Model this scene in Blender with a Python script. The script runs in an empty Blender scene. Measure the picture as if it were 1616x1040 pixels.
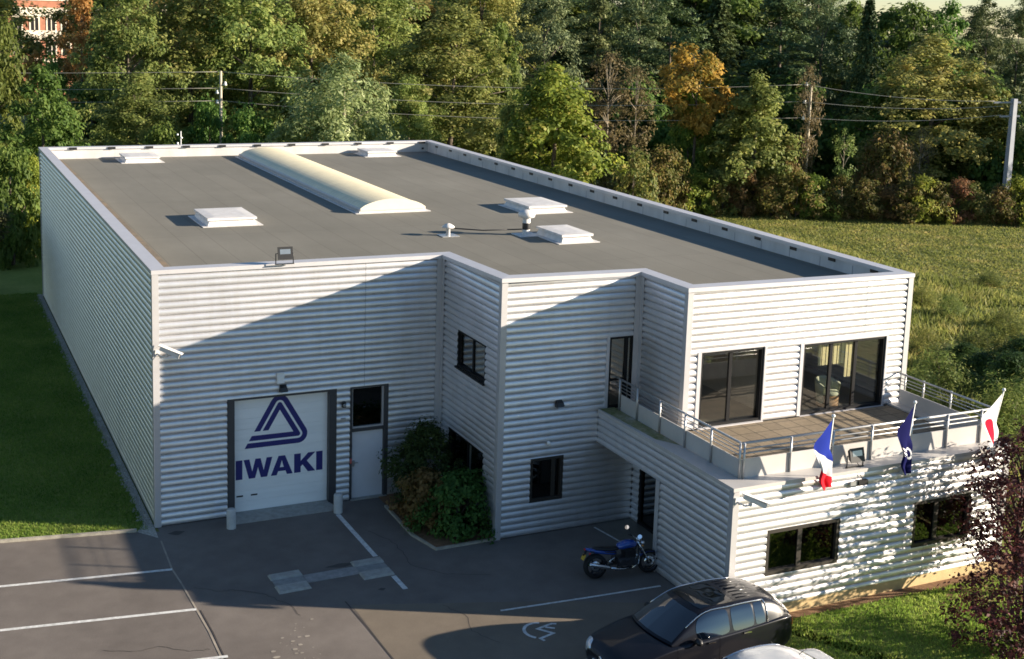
import bpy, bmesh, math, random
import numpy as np
from mathutils import Vector, Matrix
rnd = random.Random(7)
scene = bpy.context.scene
COL = scene.collection

# ------------------------------------------------------------------ helpers
def tag(o, label=None, cat=None, group=None, kind=None):
    if label: o['label'] = label
    if cat: o['category'] = cat
    if group: o['group'] = group
    if kind: o['kind'] = kind
    return o

def empty(name, loc=(0, 0, 0), rz=0, label=None, cat=None, group=None):
    o = bpy.data.objects.new(name, None)
    COL.objects.link(o)
    o.location = loc
    o.rotation_euler = (0, 0, rz)
    o.empty_display_size = .3
    return tag(o, label, cat, group)

class MB:
    def __init__(s): s.v = []; s.f = []; s.m = []; s.sm = []
    def add(s, vs, fs, mi=0, smooth=False):
        b = len(s.v); s.v += [tuple(v) for v in vs]
        for f in fs: s.f.append([b + i for i in f]); s.m.append(mi); s.sm.append(smooth)
        return s
    def box(s, x0, x1, y0, y1, z0, z1, mi=0):
        v = [(x0,y0,z0),(x1,y0,z0),(x1,y1,z0),(x0,y1,z0),(x0,y0,z1),(x1,y0,z1),(x1,y1,z1),(x0,y1,z1)]
        return s.add(v, [(0,3,2,1),(4,5,6,7),(0,1,5,4),(1,2,6,5),(2,3,7,6),(3,0,4,7)], mi)
    def hexa(s, b, t, mi=0):           # bottom quad, top quad (ccw from above)
        return s.add(list(b) + list(t), [(0,3,2,1),(4,5,6,7),(0,1,5,4),(1,2,6,5),(2,3,7,6),(3,0,4,7)], mi)
    def bar(s, p, q, w, h, mi=0):      # box beam from p to q
        p = Vector(p); q = Vector(q); d = (q - p).normalized()
        up = Vector((0,0,1)) if abs(d.z) < .95 else Vector((1,0,0))
        a = d.cross(up).normalized() * w / 2; b = a.cross(d).normalized() * h / 2
        v = [p-a-b, p+a-b, p+a+b, p-a+b, q-a-b, q+a-b, q+a+b, q-a+b]
        return s.add(v, [(0,3,2,1),(4,5,6,7),(0,1,5,4),(1,2,6,5),(2,3,7,6),(3,0,4,7)], mi)
    def tube(s, pts, r, n=8, mi=0, cap=True):
        pts = [Vector(p) for p in pts]
        rs = r if isinstance(r, (list, tuple)) else [r] * len(pts)
        rings = []; prev = None
        for i, p in enumerate(pts):
            d = (pts[min(i+1, len(pts)-1)] - pts[max(i-1, 0)]).normalized()
            if prev is None:
                up = Vector((0,0,1)) if abs(d.z) < .9 else Vector((1,0,0))
                a = d.cross(up).normalized()
            else:
                a = (prev - d * prev.dot(d)).normalized()
            prev = a; b = d.cross(a)
            rings.append([p + (a*math.cos(2*math.pi*k/n) + b*math.sin(2*math.pi*k/n)) * rs[i] for k in range(n)])
        v = [q for ring in rings for q in ring]; f = []
        for i in range(len(pts)-1):
            for k in range(n):
                f.append((i*n+k, i*n+(k+1) % n, (i+1)*n+(k+1) % n, (i+1)*n+k))
        b = len(s.v); s.add(v, f, mi, True)
        if cap:
            s.f.append([b+k for k in range(n)][::-1]); s.m.append(mi); s.sm.append(False)
            s.f.append([b+(len(pts)-1)*n+k for k in range(n)]); s.m.append(mi); s.sm.append(False)
        return s
    def cyl(s, p, q, r, n=16, mi=0): return s.tube([p, q], r, n, mi)
    def lathe(s, c, prof, n=16, mi=0, axis='z'):     # prof: (r, h)
        c = Vector(c); v = []; f = []
        for r, h in prof:
            for k in range(n):
                a = 2*math.pi*k/n
                q = (r*math.cos(a), r*math.sin(a), h)
                if axis == 'y': q = (q[0], q[2], q[1])
                if axis == 'x': q = (q[2], q[0], q[1])
                v.append(c + Vector(q))
        for i in range(len(prof)-1):
            for k in range(n): f.append((i*n+k, i*n+(k+1) % n, (i+1)*n+(k+1) % n, (i+1)*n+k))
        return s.add(v, f, mi, True)
    def sphere(s, c, r, n=12, mi=0, sc=(1,1,1)):
        prof = [(r*math.sin(math.pi*i/(n//2)), -r*math.cos(math.pi*i/(n//2))) for i in range(n//2+1)]
        b = len(s.v); s.lathe((0,0,0), prof, n, mi)
        for i in range(b, len(s.v)):
            p = s.v[i]; s.v[i] = (c[0]+p[0]*sc[0], c[1]+p[1]*sc[1], c[2]+p[2]*sc[2])
        return s
    def prism(s, poly, z0, z1, mi=0):
        n = len(poly); v = [(x, y, z0) for x, y in poly] + [(x, y, z1) for x, y in poly]
        return s.add(v, [tuple(range(n))[::-1], tuple(range(n, 2*n))] + [(i, (i+1) % n, n+(i+1) % n, n+i) for i in range(n)], mi)
    def build(s, name, mats, parent=None, loc=None, fixn=False):
        me = bpy.data.meshes.new(name)
        me.from_pydata([tuple(v) for v in s.v], [], s.f)
        if not isinstance(mats, (list, tuple)): mats = [mats]
        for m in mats: me.materials.append(m)
        me.polygons.foreach_set('material_index', s.m)
        me.polygons.foreach_set('use_smooth', s.sm)
        if fixn:
            bm = bmesh.new(); bm.from_mesh(me); bmesh.ops.recalc_face_normals(bm, faces=bm.faces[:]); bm.to_mesh(me); bm.free()
        me.update()
        o = bpy.data.objects.new(name, me); COL.objects.link(o)
        if parent: o.parent = parent
        if loc: o.location = loc
        return o

def np_mesh(name, V, n, mat):
    """mesh from an array of separate n-gons: V is (N*n,3)"""
    me = bpy.data.meshes.new(name); N = len(V) // n
    me.vertices.add(len(V)); me.vertices.foreach_set('co', V.astype(np.float32).ravel())
    me.loops.add(len(V)); me.loops.foreach_set('vertex_index', np.arange(len(V), dtype=np.int32))
    me.polygons.add(N); me.polygons.foreach_set('loop_start', np.arange(0, len(V), n, dtype=np.int32))
    me.materials.append(mat); me.update(calc_edges=True); me.validate()
    return me

def mesh_obj(name, me, parent=None):
    o = bpy.data.objects.new(name, me); COL.objects.link(o)
    if parent: o.parent = parent
    return o

def dup_tree(o, parent=None):
    c = o.copy(); COL.objects.link(c)
    c.parent = parent
    for ch in list(o.children): dup_tree(ch, c)
    return c

# ------------------------------------------------------------------ materials
def lin(c): return tuple(((x/12.92) if x <= .04045 else ((x+.055)/1.055)**2.4) for x in c)

def nodes_of(m):
    m.use_nodes = True
    nt = m.node_tree; return nt, nt.nodes, nt.links, nt.nodes['Principled BSDF']

def mat(name, col, rough=.6, metal=0., var=.12, scale=2., bump=0., bscale=40., spec=.5, stretch=(1,1,1), coat=0., emit=None):
    m = bpy.data.materials.new(name); nt, N, L, bs = nodes_of(m)
    bs.inputs['Roughness'].default_value = rough; bs.inputs['Metallic'].default_value = metal
    bs.inputs['Specular IOR Level'].default_value = spec
    if coat: bs.inputs['Coat Weight'].default_value = coat; bs.inputs['Coat Roughness'].default_value = .05
    tc = N.new('ShaderNodeTexCoord'); mp = N.new('ShaderNodeMapping'); mp.inputs['Scale'].default_value = stretch
    L.new(tc.outputs['Object'], mp.inputs['Vector'])
    nz = N.new('ShaderNodeTexNoise'); nz.inputs['Scale'].default_value = scale; nz.inputs['Detail'].default_value = 6; nz.inputs['Roughness'].default_value = .65
    L.new(mp.outputs[0], nz.inputs['Vector'])
    cr = N.new('ShaderNodeValToRGB')
    cr.color_ramp.elements[0].position = .3; cr.color_ramp.elements[1].position = .7
    cr.color_ramp.elements[0].color = tuple(c*(1-var) for c in col) + (1,)
    cr.color_ramp.elements[1].color = tuple(min(1, c*(1+var)) for c in col) + (1,)
    L.new(nz.outputs['Fac'], cr.inputs['Fac']); L.new(cr.outputs[0], bs.inputs['Base Color'])
    if bump:
        n2 = N.new('ShaderNodeTexNoise'); n2.inputs['Scale'].default_value = bscale; n2.inputs['Detail'].default_value = 4
        L.new(tc.outputs['Object'], n2.inputs['Vector'])
        b = N.new('ShaderNodeBump'); b.inputs['Strength'].default_value = bump; b.inputs['Distance'].default_value = .05
        L.new(n2.outputs['Fac'], b.inputs['Height']); L.new(b.outputs[0], bs.inputs['Normal'])
    return m

def ramp_mat(name, stops, layers, rough=.9, bump=.3, bscale=30., bdist=.03, spec=.3):
    """colour from a weighted sum of noises; layers: (scale, weight, detail, stretch)"""
    m = bpy.data.materials.new(name); nt, N, L, bs = nodes_of(m)
    bs.inputs['Roughness'].default_value = rough; bs.inputs['Specular IOR Level'].default_value = spec
    tc = N.new('ShaderNodeTexCoord'); acc = None; tot = sum(l[1] for l in layers)
    for sc, w, det, st in layers:
        mp = N.new('ShaderNodeMapping'); mp.inputs['Scale'].default_value = st; L.new(tc.outputs['Object'], mp.inputs['Vector'])
        nz = N.new('ShaderNodeTexNoise'); nz.inputs['Scale'].default_value = sc; nz.inputs['Detail'].default_value = det; nz.inputs['Roughness'].default_value = .65
        L.new(mp.outputs[0], nz.inputs['Vector'])
        mm = N.new('ShaderNodeMath'); mm.operation = 'MULTIPLY_ADD'; mm.inputs[1].default_value = w/tot
        L.new(nz.outputs['Fac'], mm.inputs[0])
        if acc is None: mm.inputs[2].default_value = 0
        else: L.new(acc, mm.inputs[2])
        acc = mm.outputs[0]
    cr = N.new('ShaderNodeValToRGB'); els = cr.color_ramp.elements
    while len(els) < len(stops): els.new(.5)
    for e, (p, c) in zip(els, stops): e.position = p; e.color = tuple(c) + (1,)
    L.new(acc, cr.inputs['Fac']); L.new(cr.outputs[0], bs.inputs['Base Color'])
    n2 = N.new('ShaderNodeTexNoise'); n2.inputs['Scale'].default_value = bscale; n2.inputs['Detail'].default_value = 5
    L.new(tc.outputs['Object'], n2.inputs['Vector'])
    b = N.new('ShaderNodeBump'); b.inputs['Strength'].default_value = bump; b.inputs['Distance'].default_value = bdist
    L.new(n2.outputs['Fac'], b.inputs['Height']); L.new(b.outputs[0], bs.inputs['Normal'])
    return m

def leaf_mat(name, stops, trans=.52, hue=.03, valv=.5, gain=1.9):
    """foliage: each leaf takes its own tone, each plant a slight shift of hue and value"""
    m = bpy.data.materials.new(name); m.use_nodes = True; nt = m.node_tree; N = nt.nodes; L = nt.links
    N.remove(N['Principled BSDF']); out = N['Material Output']
    g = N.new('ShaderNodeNewGeometry'); oi = N.new('ShaderNodeObjectInfo')
    tc = N.new('ShaderNodeTexCoord'); nz = N.new('ShaderNodeTexNoise'); nz.inputs['Scale'].default_value = .45; nz.inputs['Detail'].default_value = 3
    L.new(tc.outputs['Object'], nz.inputs['Vector'])
    mx = N.new('ShaderNodeMath'); mx.operation = 'MULTIPLY_ADD'; mx.inputs[1].default_value = .5
    L.new(g.outputs['Random Per Island'], mx.inputs[0])
    m2 = N.new('ShaderNodeMath'); m2.operation = 'MULTIPLY_ADD'; m2.inputs[1].default_value = 1.3; m2.inputs[2].default_value = -.4
    L.new(nz.outputs['Fac'], m2.inputs[0]); L.new(m2.outputs[0], mx.inputs[2])
    cr = N.new('ShaderNodeValToRGB'); els = cr.color_ramp.elements
    while len(els) < len(stops): els.new(.5)
    for e, (p, c) in zip(els, stops): e.position = p; e.color = tuple(v*gain for v in c) + (1,)
    L.new(mx.outputs[0], cr.inputs['Fac'])
    hs = N.new('ShaderNodeHueSaturation')
    h1 = N.new('ShaderNodeMapRange'); h1.inputs['To Min'].default_value = .5-hue; h1.inputs['To Max'].default_value = .5+hue
    L.new(oi.outputs['Random'], h1.inputs['Value']); L.new(h1.outputs[0], hs.inputs['Hue'])
    wn = N.new('ShaderNodeTexWhiteNoise'); wn.noise_dimensions = '1D'; L.new(oi.outputs['Random'], wn.inputs['W'])
    h2 = N.new('ShaderNodeMapRange'); h2.inputs['To Min'].default_value = 1-valv/2; h2.inputs['To Max'].default_value = 1+valv/2
    L.new(wn.outputs['Value'], h2.inputs['Value']); L.new(h2.outputs[0], hs.inputs['Value'])
    L.new(cr.outputs[0], hs.inputs['Color'])
    df = N.new('ShaderNodeBsdfPrincipled'); df.inputs['Roughness'].default_value = .6; df.inputs['Specular IOR Level'].default_value = .25
    tr = N.new('ShaderNodeBsdfTranslucent'); ms = N.new('ShaderNodeMixShader'); ms.inputs[0].default_value = trans
    L.new(hs.outputs[0], df.inputs['Base Color']); L.new(hs.outputs[0], tr.inputs['Color'])
    L.new(df.outputs[0], ms.inputs[1]); L.new(tr.outputs[0], ms.inputs[2]); L.new(ms.outputs[0], out.inputs['Surface'])
    return m

def glass_mat(name, tint=(.35,.38,.38), refl=.25, clear=1.):
    m = bpy.data.materials.new(name); m.use_nodes = True; nt = m.node_tree; N = nt.nodes; L = nt.links
    N.remove(N['Principled BSDF']); out = N['Material Output']
    t = N.new('ShaderNodeBsdfTransparent'); t.inputs['Color'].default_value = tuple(tint) + (1,)
    gl = N.new('ShaderNodeBsdfGlossy'); gl.inputs['Roughness'].default_value = .01; gl.inputs['Color'].default_value = (1,1,1,1)
    fr = N.new('ShaderNodeFresnel'); gm = N.new('ShaderNodeNewGeometry'); io = N.new('ShaderNodeMapRange'); io.inputs['To Min'].default_value = 1.5; io.inputs['To Max'].default_value = 1/1.5
    L.new(gm.outputs['Backfacing'], io.inputs['Value']); L.new(io.outputs[0], fr.inputs['IOR'])
    mr = N.new('ShaderNodeMapRange'); mr.inputs['To Min'].default_value = refl; mr.inputs['To Max'].default_value = 1
    L.new(fr.outputs[0], mr.inputs['Value'])
    ms = N.new('ShaderNodeMixShader'); L.new(mr.outputs[0], ms.inputs[0]); L.new(t.outputs[0], ms.inputs[1]); L.new(gl.outputs[0], ms.inputs[2])
    L.new(ms.outputs[0], out.inputs['Surface'])
    return m

M = {}
M['clad'] = mat('silver_cladding', (.66,.655,.67), rough=.40, metal=.7, var=.09, scale=.9, stretch=(1,1,4), spec=.5)
def dirt(m, lo=.86):
    nt = m.node_tree; N = nt.nodes; L = nt.links; bs = N['Principled BSDF']; src = bs.inputs['Base Color'].links[0].from_socket
    tc = N.new('ShaderNodeTexCoord'); mp = N.new('ShaderNodeMapping'); mp.inputs['Scale'].default_value = (2.2,2.2,.22); L.new(tc.outputs['Object'], mp.inputs['Vector'])
    nz = N.new('ShaderNodeTexNoise'); nz.inputs['Scale'].default_value = 1.6; nz.inputs['Detail'].default_value = 7; nz.inputs['Roughness'].default_value = .7; L.new(mp.outputs[0], nz.inputs['Vector'])
    cr = N.new('ShaderNodeValToRGB'); cr.color_ramp.elements[0].position = .36; cr.color_ramp.elements[1].position = .58
    cr.color_ramp.elements[0].color = (lo,lo*.985,lo*.96,1); cr.color_ramp.elements[1].color = (1,1,1,1); L.new(nz.outputs['Fac'], cr.inputs['Fac'])
    mx = N.new('ShaderNodeMix'); mx.data_type = 'RGBA'; mx.blend_type = 'MULTIPLY'; mx.inputs['Factor'].default_value = 1
    L.new(src, mx.inputs['A']); L.new(cr.outputs[0], mx.inputs['B']); L.new(mx.outputs['Result'], bs.inputs['Base Color'])
dirt(M['clad'], .945)
M['lap'] = mat('sheet_lap', (.30,.30,.31), rough=.6, metal=.3, var=.1)
M['trim'] = mat('silver_trim', (.50,.49,.50), rough=.45, metal=.3, var=.06, scale=1.5)
M['cap'] = mat('coping_metal', (.56,.55,.57), rough=.45, metal=.3, var=.06, scale=2)
M['parapet'] = mat('parapet_panel', (.52,.51,.50), rough=.6, metal=.1, var=.14, scale=1.3, stretch=(1,1,.3))
M['dark'] = mat('dark_frame', (.012,.012,.013), rough=.5, var=.1, spec=.2)
M['brownframe'] = mat('brown_frame', (.032,.027,.022), rough=.5, var=.1)
M['jamb'] = mat('dark_jamb', (.05,.05,.055), rough=.5, var=.1)
M['door'] = mat('grey_door', (.62,.63,.68), rough=.5, var=.05, scale=2)
M['shutter'] = mat('shutter_panel', (.86,.86,.85), rough=.5, var=.05, scale=1.5, stretch=(.4,1,3))
M['blue'] = mat('blue_paint', (.018,.02,.16), rough=.5, var=.05)
M['concrete'] = mat('concrete', (.34,.33,.30), rough=.9, var=.2, scale=6, bump=.25, bscale=60)
M['kerb'] = mat('kerb_concrete', (.36,.33,.27), rough=.9, var=.25, scale=5, bump=.3, bscale=50)
M['plinth'] = mat('plinth_render', (.50,.37,.19), rough=.9, var=.15, scale=3, bump=.2)
M['white'] = mat('white_paint', (.78,.78,.76), rough=.5, var=.05)
M['line'] = mat('road_paint', (.60,.60,.58), rough=.8, var=.3, scale=9, bump=.1)
M['roofw'] = mat('white_hatch', (.66,.64,.62), rough=.55, var=.07, scale=3)
dirt(M['roofw'], .88)
M['cream'] = mat('cream_polycarbonate', (.74,.66,.44), rough=.35, var=.08, scale=2, spec=.5)
M['steel'] = mat('galvanised_steel', (.50,.50,.50), rough=.35, metal=.6, var=.08)
M['plate'] = mat('grey_upstand', (.50,.48,.46), rough=.5, metal=.1, var=.08, scale=1.2)
M['moss'] = ramp_mat('mossy_ledge', [(.38,(.16,.17,.06)),(.5,(.26,.25,.14)),(.62,(.42,.40,.34))], [(1.3,1,4,(1,1,1)),(9,.6,4,(1,1,1))])
M['black'] = mat('black_plastic', (.012,.012,.013), rough=.45, var=.1)
M['lens'] = mat('lamp_lens', (.30,.32,.33), rough=.2, var=.1, metal=.6)
M['inner'] = mat('interior_wall', (.42,.40,.36), rough=.9, var=.1)
M['innerfloor'] = mat('interior_floor', (.16,.15,.13), rough=.35, var=.15)
M['blind'] = mat('blind_fabric', (.70,.62,.36), rough=.9, var=.1)
M['wicker'] = mat('wicker', (.30,.17,.08), rough=.8, var=.35, scale=25)
M['cushion'] = mat('pale_cushion', (.45,.47,.36), rough=.9, var=.1)
M['wood'] = mat('weathered_pole_wood', (.48,.42,.31), rough=.9, var=.25, scale=3, stretch=(4,4,.4))
M['bark'] = mat('bark', (.10,.08,.06), rough=.95, var=.35, scale=5, bump=.4)
M['palebark'] = mat('pale_bark', (.26,.22,.16), rough=.95, var=.3, scale=5, bump=.3)
M['redbark'] = mat('dark_red_bark', (.06,.04,.035), rough=.95, var=.3, scale=8)
M['wire'] = mat('wire', (.32,.31,.27), rough=.6)
M['soil'] = mat('soil', (.20,.11,.055), rough=1, var=.3, scale=5, bump=.5)
M['rubber'] = mat('tyre_rubber', (.012,.012,.012), rough=.8, var=.2)
M['chrome'] = mat('chrome', (.75,.75,.75), rough=.12, metal=1., var=.03)
M['bikeblue'] = mat('bike_blue', (.006,.055,.30), rough=.2, var=.05, coat=1.)
M['engine'] = mat('engine_grey', (.05,.05,.055), rough=.4, metal=.5, var=.3, scale=12)
M['yellow'] = mat('plate_yellow', (.55,.36,.03), rough=.5, var=.05)
M['mirror'] = mat('mirror_glass', (.9,.9,.9), rough=.02, metal=1., var=.01)
M['carblack'] = mat('car_black_paint', (.0055,.006,.0095), rough=.3, metal=0., var=.05, coat=.35, spec=.2)
M['carsilver'] = mat('car_silver_paint', (.50,.53,.56), rough=.3, metal=.4, var=.03, coat=.7)
M['carglass'] = glass_mat('car_glass', (.06,.07,.08), refl=.12)
M['roofglass'] = glass_mat('roof_glass', (.02,.02,.02), refl=.05)
M['headlamp'] = mat('headlamp', (.62,.66,.70), rough=.12, metal=.5, var=.12, scale=14)
M['taillamp'] = mat('taillamp', (.45,.012,.02), rough=.2, var=.1)
M['glass'] = glass_mat('window_glass', (.93,.94,.92), refl=.06)
M['glassdark'] = glass_mat('dark_window_glass', (.30,.33,.33), refl=.05)
M['hair'] = None

# ground materials
M['asphalt'] = ramp_mat('asphalt', [(.36,(.120,.103,.091)),(.5,(.157,.136,.120)),(.62,(.195,.170,.150))],
                        [(.35,1.2,3,(1,1,1)),(2.2,.6,5,(1,1,1)),(38,.8,3,(1,1,1))], rough=.85, bump=.35, bscale=90, bdist=.01)
M['asphalttan'] = ramp_mat('asphalt_tan', [(.36,(.135,.112,.086)),(.5,(.17,.141,.109)),(.64,(.205,.17,.13))],
                        [(.4,1.,3,(1,1,1)),(2.,.6,5,(1,1,1)),(38,.8,3,(1,1,1))], rough=.85, bump=.35, bscale=90, bdist=.01)
M['roof'] = ramp_mat('bitumen_membrane', [(.34,(.158,.149,.122)),(.5,(.183,.172,.142)),(.66,(.212,.200,.166))],
                     [(.22,1.2,4,(1,1,1)),(1.6,.6,5,(1,.25,1)),(14,.35,4,(1,1,1))], rough=.9, bump=.15, bscale=120, bdist=.005)
M['lawn'] = ramp_mat('lawn', [(.34,(.120,.155,.026)),(.5,(.19,.23,.042)),(.66,(.28,.29,.075))],
                     [(.5,.8,4,(1,1,1)),(6,.7,5,(1,1,1)),(45,.6,3,(1,1,1))], rough=1, bump=.7, bscale=28, bdist=.03)
M['meadow'] = ramp_mat('meadow', [(.36,(.060,.088,.020)),(.46,(.110,.142,.034)),(.55,(.175,.172,.050)),(.66,(.25,.205,.08))],
                       [(.09,1.1,4,(1,1,1)),(.5,.7,5,(1,1,1)),(4.,.7,5,(1,1,1))], rough=1, bump=.7, bscale=3.5, bdist=.12)
M['gravel'] = mat('gravel', (.40,.37,.32), rough=1, var=.4, scale=14, bump=.8, bscale=25)
M['deck'] = None
def deck_material():
    m = bpy.data.materials.new('deck_tiles'); nt, N, L, bs = nodes_of(m)
    bs.inputs['Roughness'].default_value = .9
    tc = N.new('ShaderNodeTexCoord'); br = N.new('ShaderNodeTexBrick')
    br.offset = 0; br.inputs['Scale'].default_value = 1; br.inputs['Brick Width'].default_value = .5; br.inputs['Row Height'].default_value = .5
    br.inputs['Mortar Size'].default_value = .012; br.inputs['Color1'].default_value = (.32,.25,.165,1); br.inputs['Color2'].default_value = (.25,.195,.13,1); br.inputs['Mortar'].default_value = (.05,.045,.035,1)
    L.new(tc.outputs['Object'], br.inputs['Vector'])
    nz = N.new('ShaderNodeTexNoise'); nz.inputs['Scale'].default_value = 9; nz.inputs['Detail'].default_value = 5; L.new(tc.outputs['Object'], nz.inputs['Vector'])
    mx = N.new('ShaderNodeMix'); mx.data_type = 'RGBA'; mx.blend_type = 'MULTIPLY'; mx.inputs['Factor'].default_value = .5
    L.new(br.outputs['Color'], mx.inputs['A']); L.new(nz.outputs['Fac'], mx.inputs['B'])
    L.new(mx.outputs['Result'], bs.inputs['Base Color'])
    return m
M['deck'] = deck_material()

# foliage
LM = {
 'olive': leaf_mat('leaf_olive', [(.15,(.034,.048,.014)),(.45,(.076,.095,.025)),(.75,(.112,.122,.036)),(.97,(.155,.140,.050))], gain=3.2),
 'rust':  leaf_mat('leaf_rust', [(.15,(.045,.046,.014)),(.45,(.090,.088,.026)),(.75,(.130,.112,.038)),(.97,(.18,.130,.05))], gain=3.2),
 'silver': leaf_mat('leaf_silver', [(.2,(.080,.098,.038)),(.5,(.150,.162,.066)),(.8,(.23,.235,.11)),(.97,(.34,.33,.19))], gain=1.85),
 'bright': leaf_mat('leaf_bright', [(.15,(.045,.072,.014)),(.45,(.090,.125,.020)),(.7,(.135,.162,.028)),(.96,(.22,.18,.045))], gain=2.2),
 'orange': leaf_mat('leaf_orange', [(.15,(.085,.085,.018)),(.4,(.20,.12,.03)),(.7,(.30,.15,.04)),(.95,(.36,.19,.06))], gain=1.5),
 'gold': leaf_mat('leaf_gold', [(.15,(.13,.085,.02)),(.5,(.27,.17,.045)),(.9,(.42,.28,.09))], gain=1.5),
 'green': leaf_mat('leaf_green', [(.2,(.035,.058,.012)),(.5,(.065,.098,.020)),(.9,(.11,.135,.032))], gain=2.3),
 'fir': leaf_mat('leaf_fir', [(.2,(.018,.028,.010)),(.5,(.034,.047,.016)),(.9,(.060,.070,.024))], trans=.2, gain=3.0),
 'pine': leaf_mat('leaf_pine', [(.2,(.022,.036,.016)),(.5,(.044,.060,.026)),(.9,(.074,.088,.036))], trans=.2, gain=2.9),
 'brown': leaf_mat('leaf_brown', [(.2,(.048,.045,.018)),(.5,(.088,.080,.034)),(.9,(.13,.11,.048))], gain=1.8),
 'hedge': leaf_mat('leaf_hedge', [(.15,(.040,.045,.012)),(.4,(.080,.085,.020)),(.65,(.13,.095,.035)),(.95,(.17,.12,.05))], hue=.04, valv=.6),
 'hedgered': leaf_mat('leaf_hedgered', [(.15,(.060,.040,.016)),(.5,(.12,.075,.032)),(.95,(.18,.085,.045))]),
 'red': leaf_mat('leaf_red', [(.15,(.026,.013,.010)),(.45,(.080,.024,.024)),(.75,(.15,.050,.042)),(.97,(.30,.19,.14))], trans=.3, hue=.004, gain=1.1),
 'shrubdark': leaf_mat('leaf_shrubdark', [(.2,(.020,.040,.012)),(.6,(.040,.068,.018)),(.95,(.065,.095,.025))], gain=1.6),
 'shrubgreen': leaf_mat('leaf_shrubgreen', [(.2,(.030,.065,.014)),(.6,(.055,.105,.022)),(.95,(.095,.15,.035))], gain=1.6),
 'shrubochre': leaf_mat('leaf_shrubochre', [(.2,(.085,.075,.020)),(.6,(.14,.11,.035)),(.95,(.21,.15,.055))], gain=2.3),
 'weed': leaf_mat('leaf_weed', [(.15,(.042,.056,.014)),(.45,(.082,.096,.024)),(.75,(.125,.122,.036)),(.97,(.20,.165,.065))], gain=2.3),
 'grass': leaf_mat('leaf_grass', [(.15,(.032,.058,.009)),(.5,(.062,.092,.015)),(.9,(.11,.125,.03))], gain=3.6),
}

# ------------------------------------------------------------------ camera, light
RM = ((0.90915602, -0.4155323, 0.027717), (-0.03955514, -0.15241419, -0.98752484), (0.41457293, 0.89671781, -0.15500471))
CP = Vector((-5.63617229, -32.56965947, 13.71158606))
cam = bpy.data.cameras.new('camera'); co = bpy.data.objects.new('camera', cam); COL.objects.link(co)
right = Vector(RM[0]); up = -Vector(RM[1]); back = -Vector(RM[2])
co.matrix_world = Matrix(((right.x, up.x, back.x, CP.x), (right.y, up.y, back.y, CP.y), (right.z, up.z, back.z, CP.z), (0,0,0,1)))
cam.sensor_width = 36; cam.lens = 36*2000.095/1616; cam.shift_x = (808-767.513)/1616; cam.shift_y = -(520-336.592)/1616
cam.clip_start = .5; cam.clip_end = 3000
scene.camera = co

SUNV = Vector((0.8614, -0.4378, 0.2574)).normalized()
sun = bpy.data.lights.new('sun', 'SUN'); so = bpy.data.objects.new('sun', sun); COL.objects.link(so)
so.rotation_euler = SUNV.to_track_quat('Z', 'Y').to_euler(); so.location = (60, -40, 60)
sun.energy = 5; sun.angle = math.radians(.5); sun.color = (1, .87, .70)
world = bpy.data.worlds.new('World'); scene.world = world; world.use_nodes = True
wn = world.node_tree; sky = wn.nodes.new('ShaderNodeTexSky'); sky.sky_type = 'NISHITA'; sky.sun_disc = False
sky.sun_elevation = math.radians(14.9); sky.sun_rotation = math.atan2(SUNV.x, SUNV.y)
sky.air_density = 1.; sky.dust_density = .05; sky.ozone_density = 3.
wn.links.new(sky.outputs[0], wn.nodes['Background'].inputs['Color']); wn.nodes['Background'].inputs['Strength'].default_value = .06
vs = scene.view_settings; vs.view_transform = 'Standard'; vs.look = 'None'; vs.exposure = 1.5; vs.gamma = 1; scene.cycles.filter_width = 1.65; vs.use_curve_mapping = False

def bearing(px, D):      # ground point seen in column px of the photograph at distance D
    x = (px-767.513)/2000.095; y = (25-336.592)/2000.095
    r = Vector(RM[0])*x + Vector(RM[1])*y + Vector(RM[2])
    h = Vector((r.x, r.y, 0)).normalized()
    return Vector((CP.x + h.x*D, CP.y + h.y*D, 0))
def height_at(px, py, D):
    x = (px-767.513)/2000.095; y = (py-336.592)/2000.095
    r = Vector(RM[0])*x + Vector(RM[1])*y + Vector(RM[2])
    return CP.z + r.z/math.hypot(r.x, r.y)*D

# ------------------------------------------------------------------ ground
a, b, c, d, e, g = 8.095, 3.979, 12.227, 6.268, 19.606, 29.32
t, k, tr = 11.061, 10.197, 19.50

def sheet(name, poly, z, m, kind='structure', parent=None):
    mb = MB(); mb.add([(x, y, z) for x, y in poly], [tuple(range(len(poly)))])
    o = mb.build(name, m, parent)
    if kind: o['kind'] = kind
    return o

def ribbon(name, pts, w, z, m, label=None, parent=None):
    mb = MB(); P = [Vector((x, y, z)) for x, y in pts]; L = []; R = []
    for i, p in enumerate(P):
        dd = (P[min(i+1, len(P)-1)] - P[max(i-1, 0)]).normalized(); n = Vector((-dd.y, dd.x, 0))*w/2
        L.append(p+n); R.append(p-n)
    n = len(P); mb.add(L+R, [(n+i, n+i+1, i+1, i) for i in range(n-1)])
    o = mb.build(name, m, parent); o['kind'] = 'structure'
    return o

mb = MB(); S = 1500
mb.add([(-S,-S,-.012),(S,-S,-.012),(S,S,-.012),(-S,S,-.012)], [(0,1,2,3)])
o = mb.build('ground', M['meadow']); o['kind'] = 'structure'
sheet('lawn', [(-60,2.2),(-25,1.9),(-3.84,.41),(-.50,-.10),(-.23,.4),(-.23,29.6),(-.2,29.6),(20,29.6),(20,33),(12,46),(-60,60)], -.004, M['lawn'])
sheet('lawn', [(11.47,-9.0),(t+.4,-k+.3),(tr,-k+.3),(tr+.05,-6),(22.5,-6),(26,-14),(24,-30),(11.47,-30)], -.004, M['lawn'])
sheet('car_park', [(-30,2.3),(-25,1.9),(-3.84,.41),(-.3,-.11),(.05,-.3),(.05,.35),(8.3,.35),(8.3,-3.8),(12.3,-3.8),(12.3,-7.1),(11.47,-9),(11.47,-34),(-30,-34)], 0, M['asphalt'])
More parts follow.
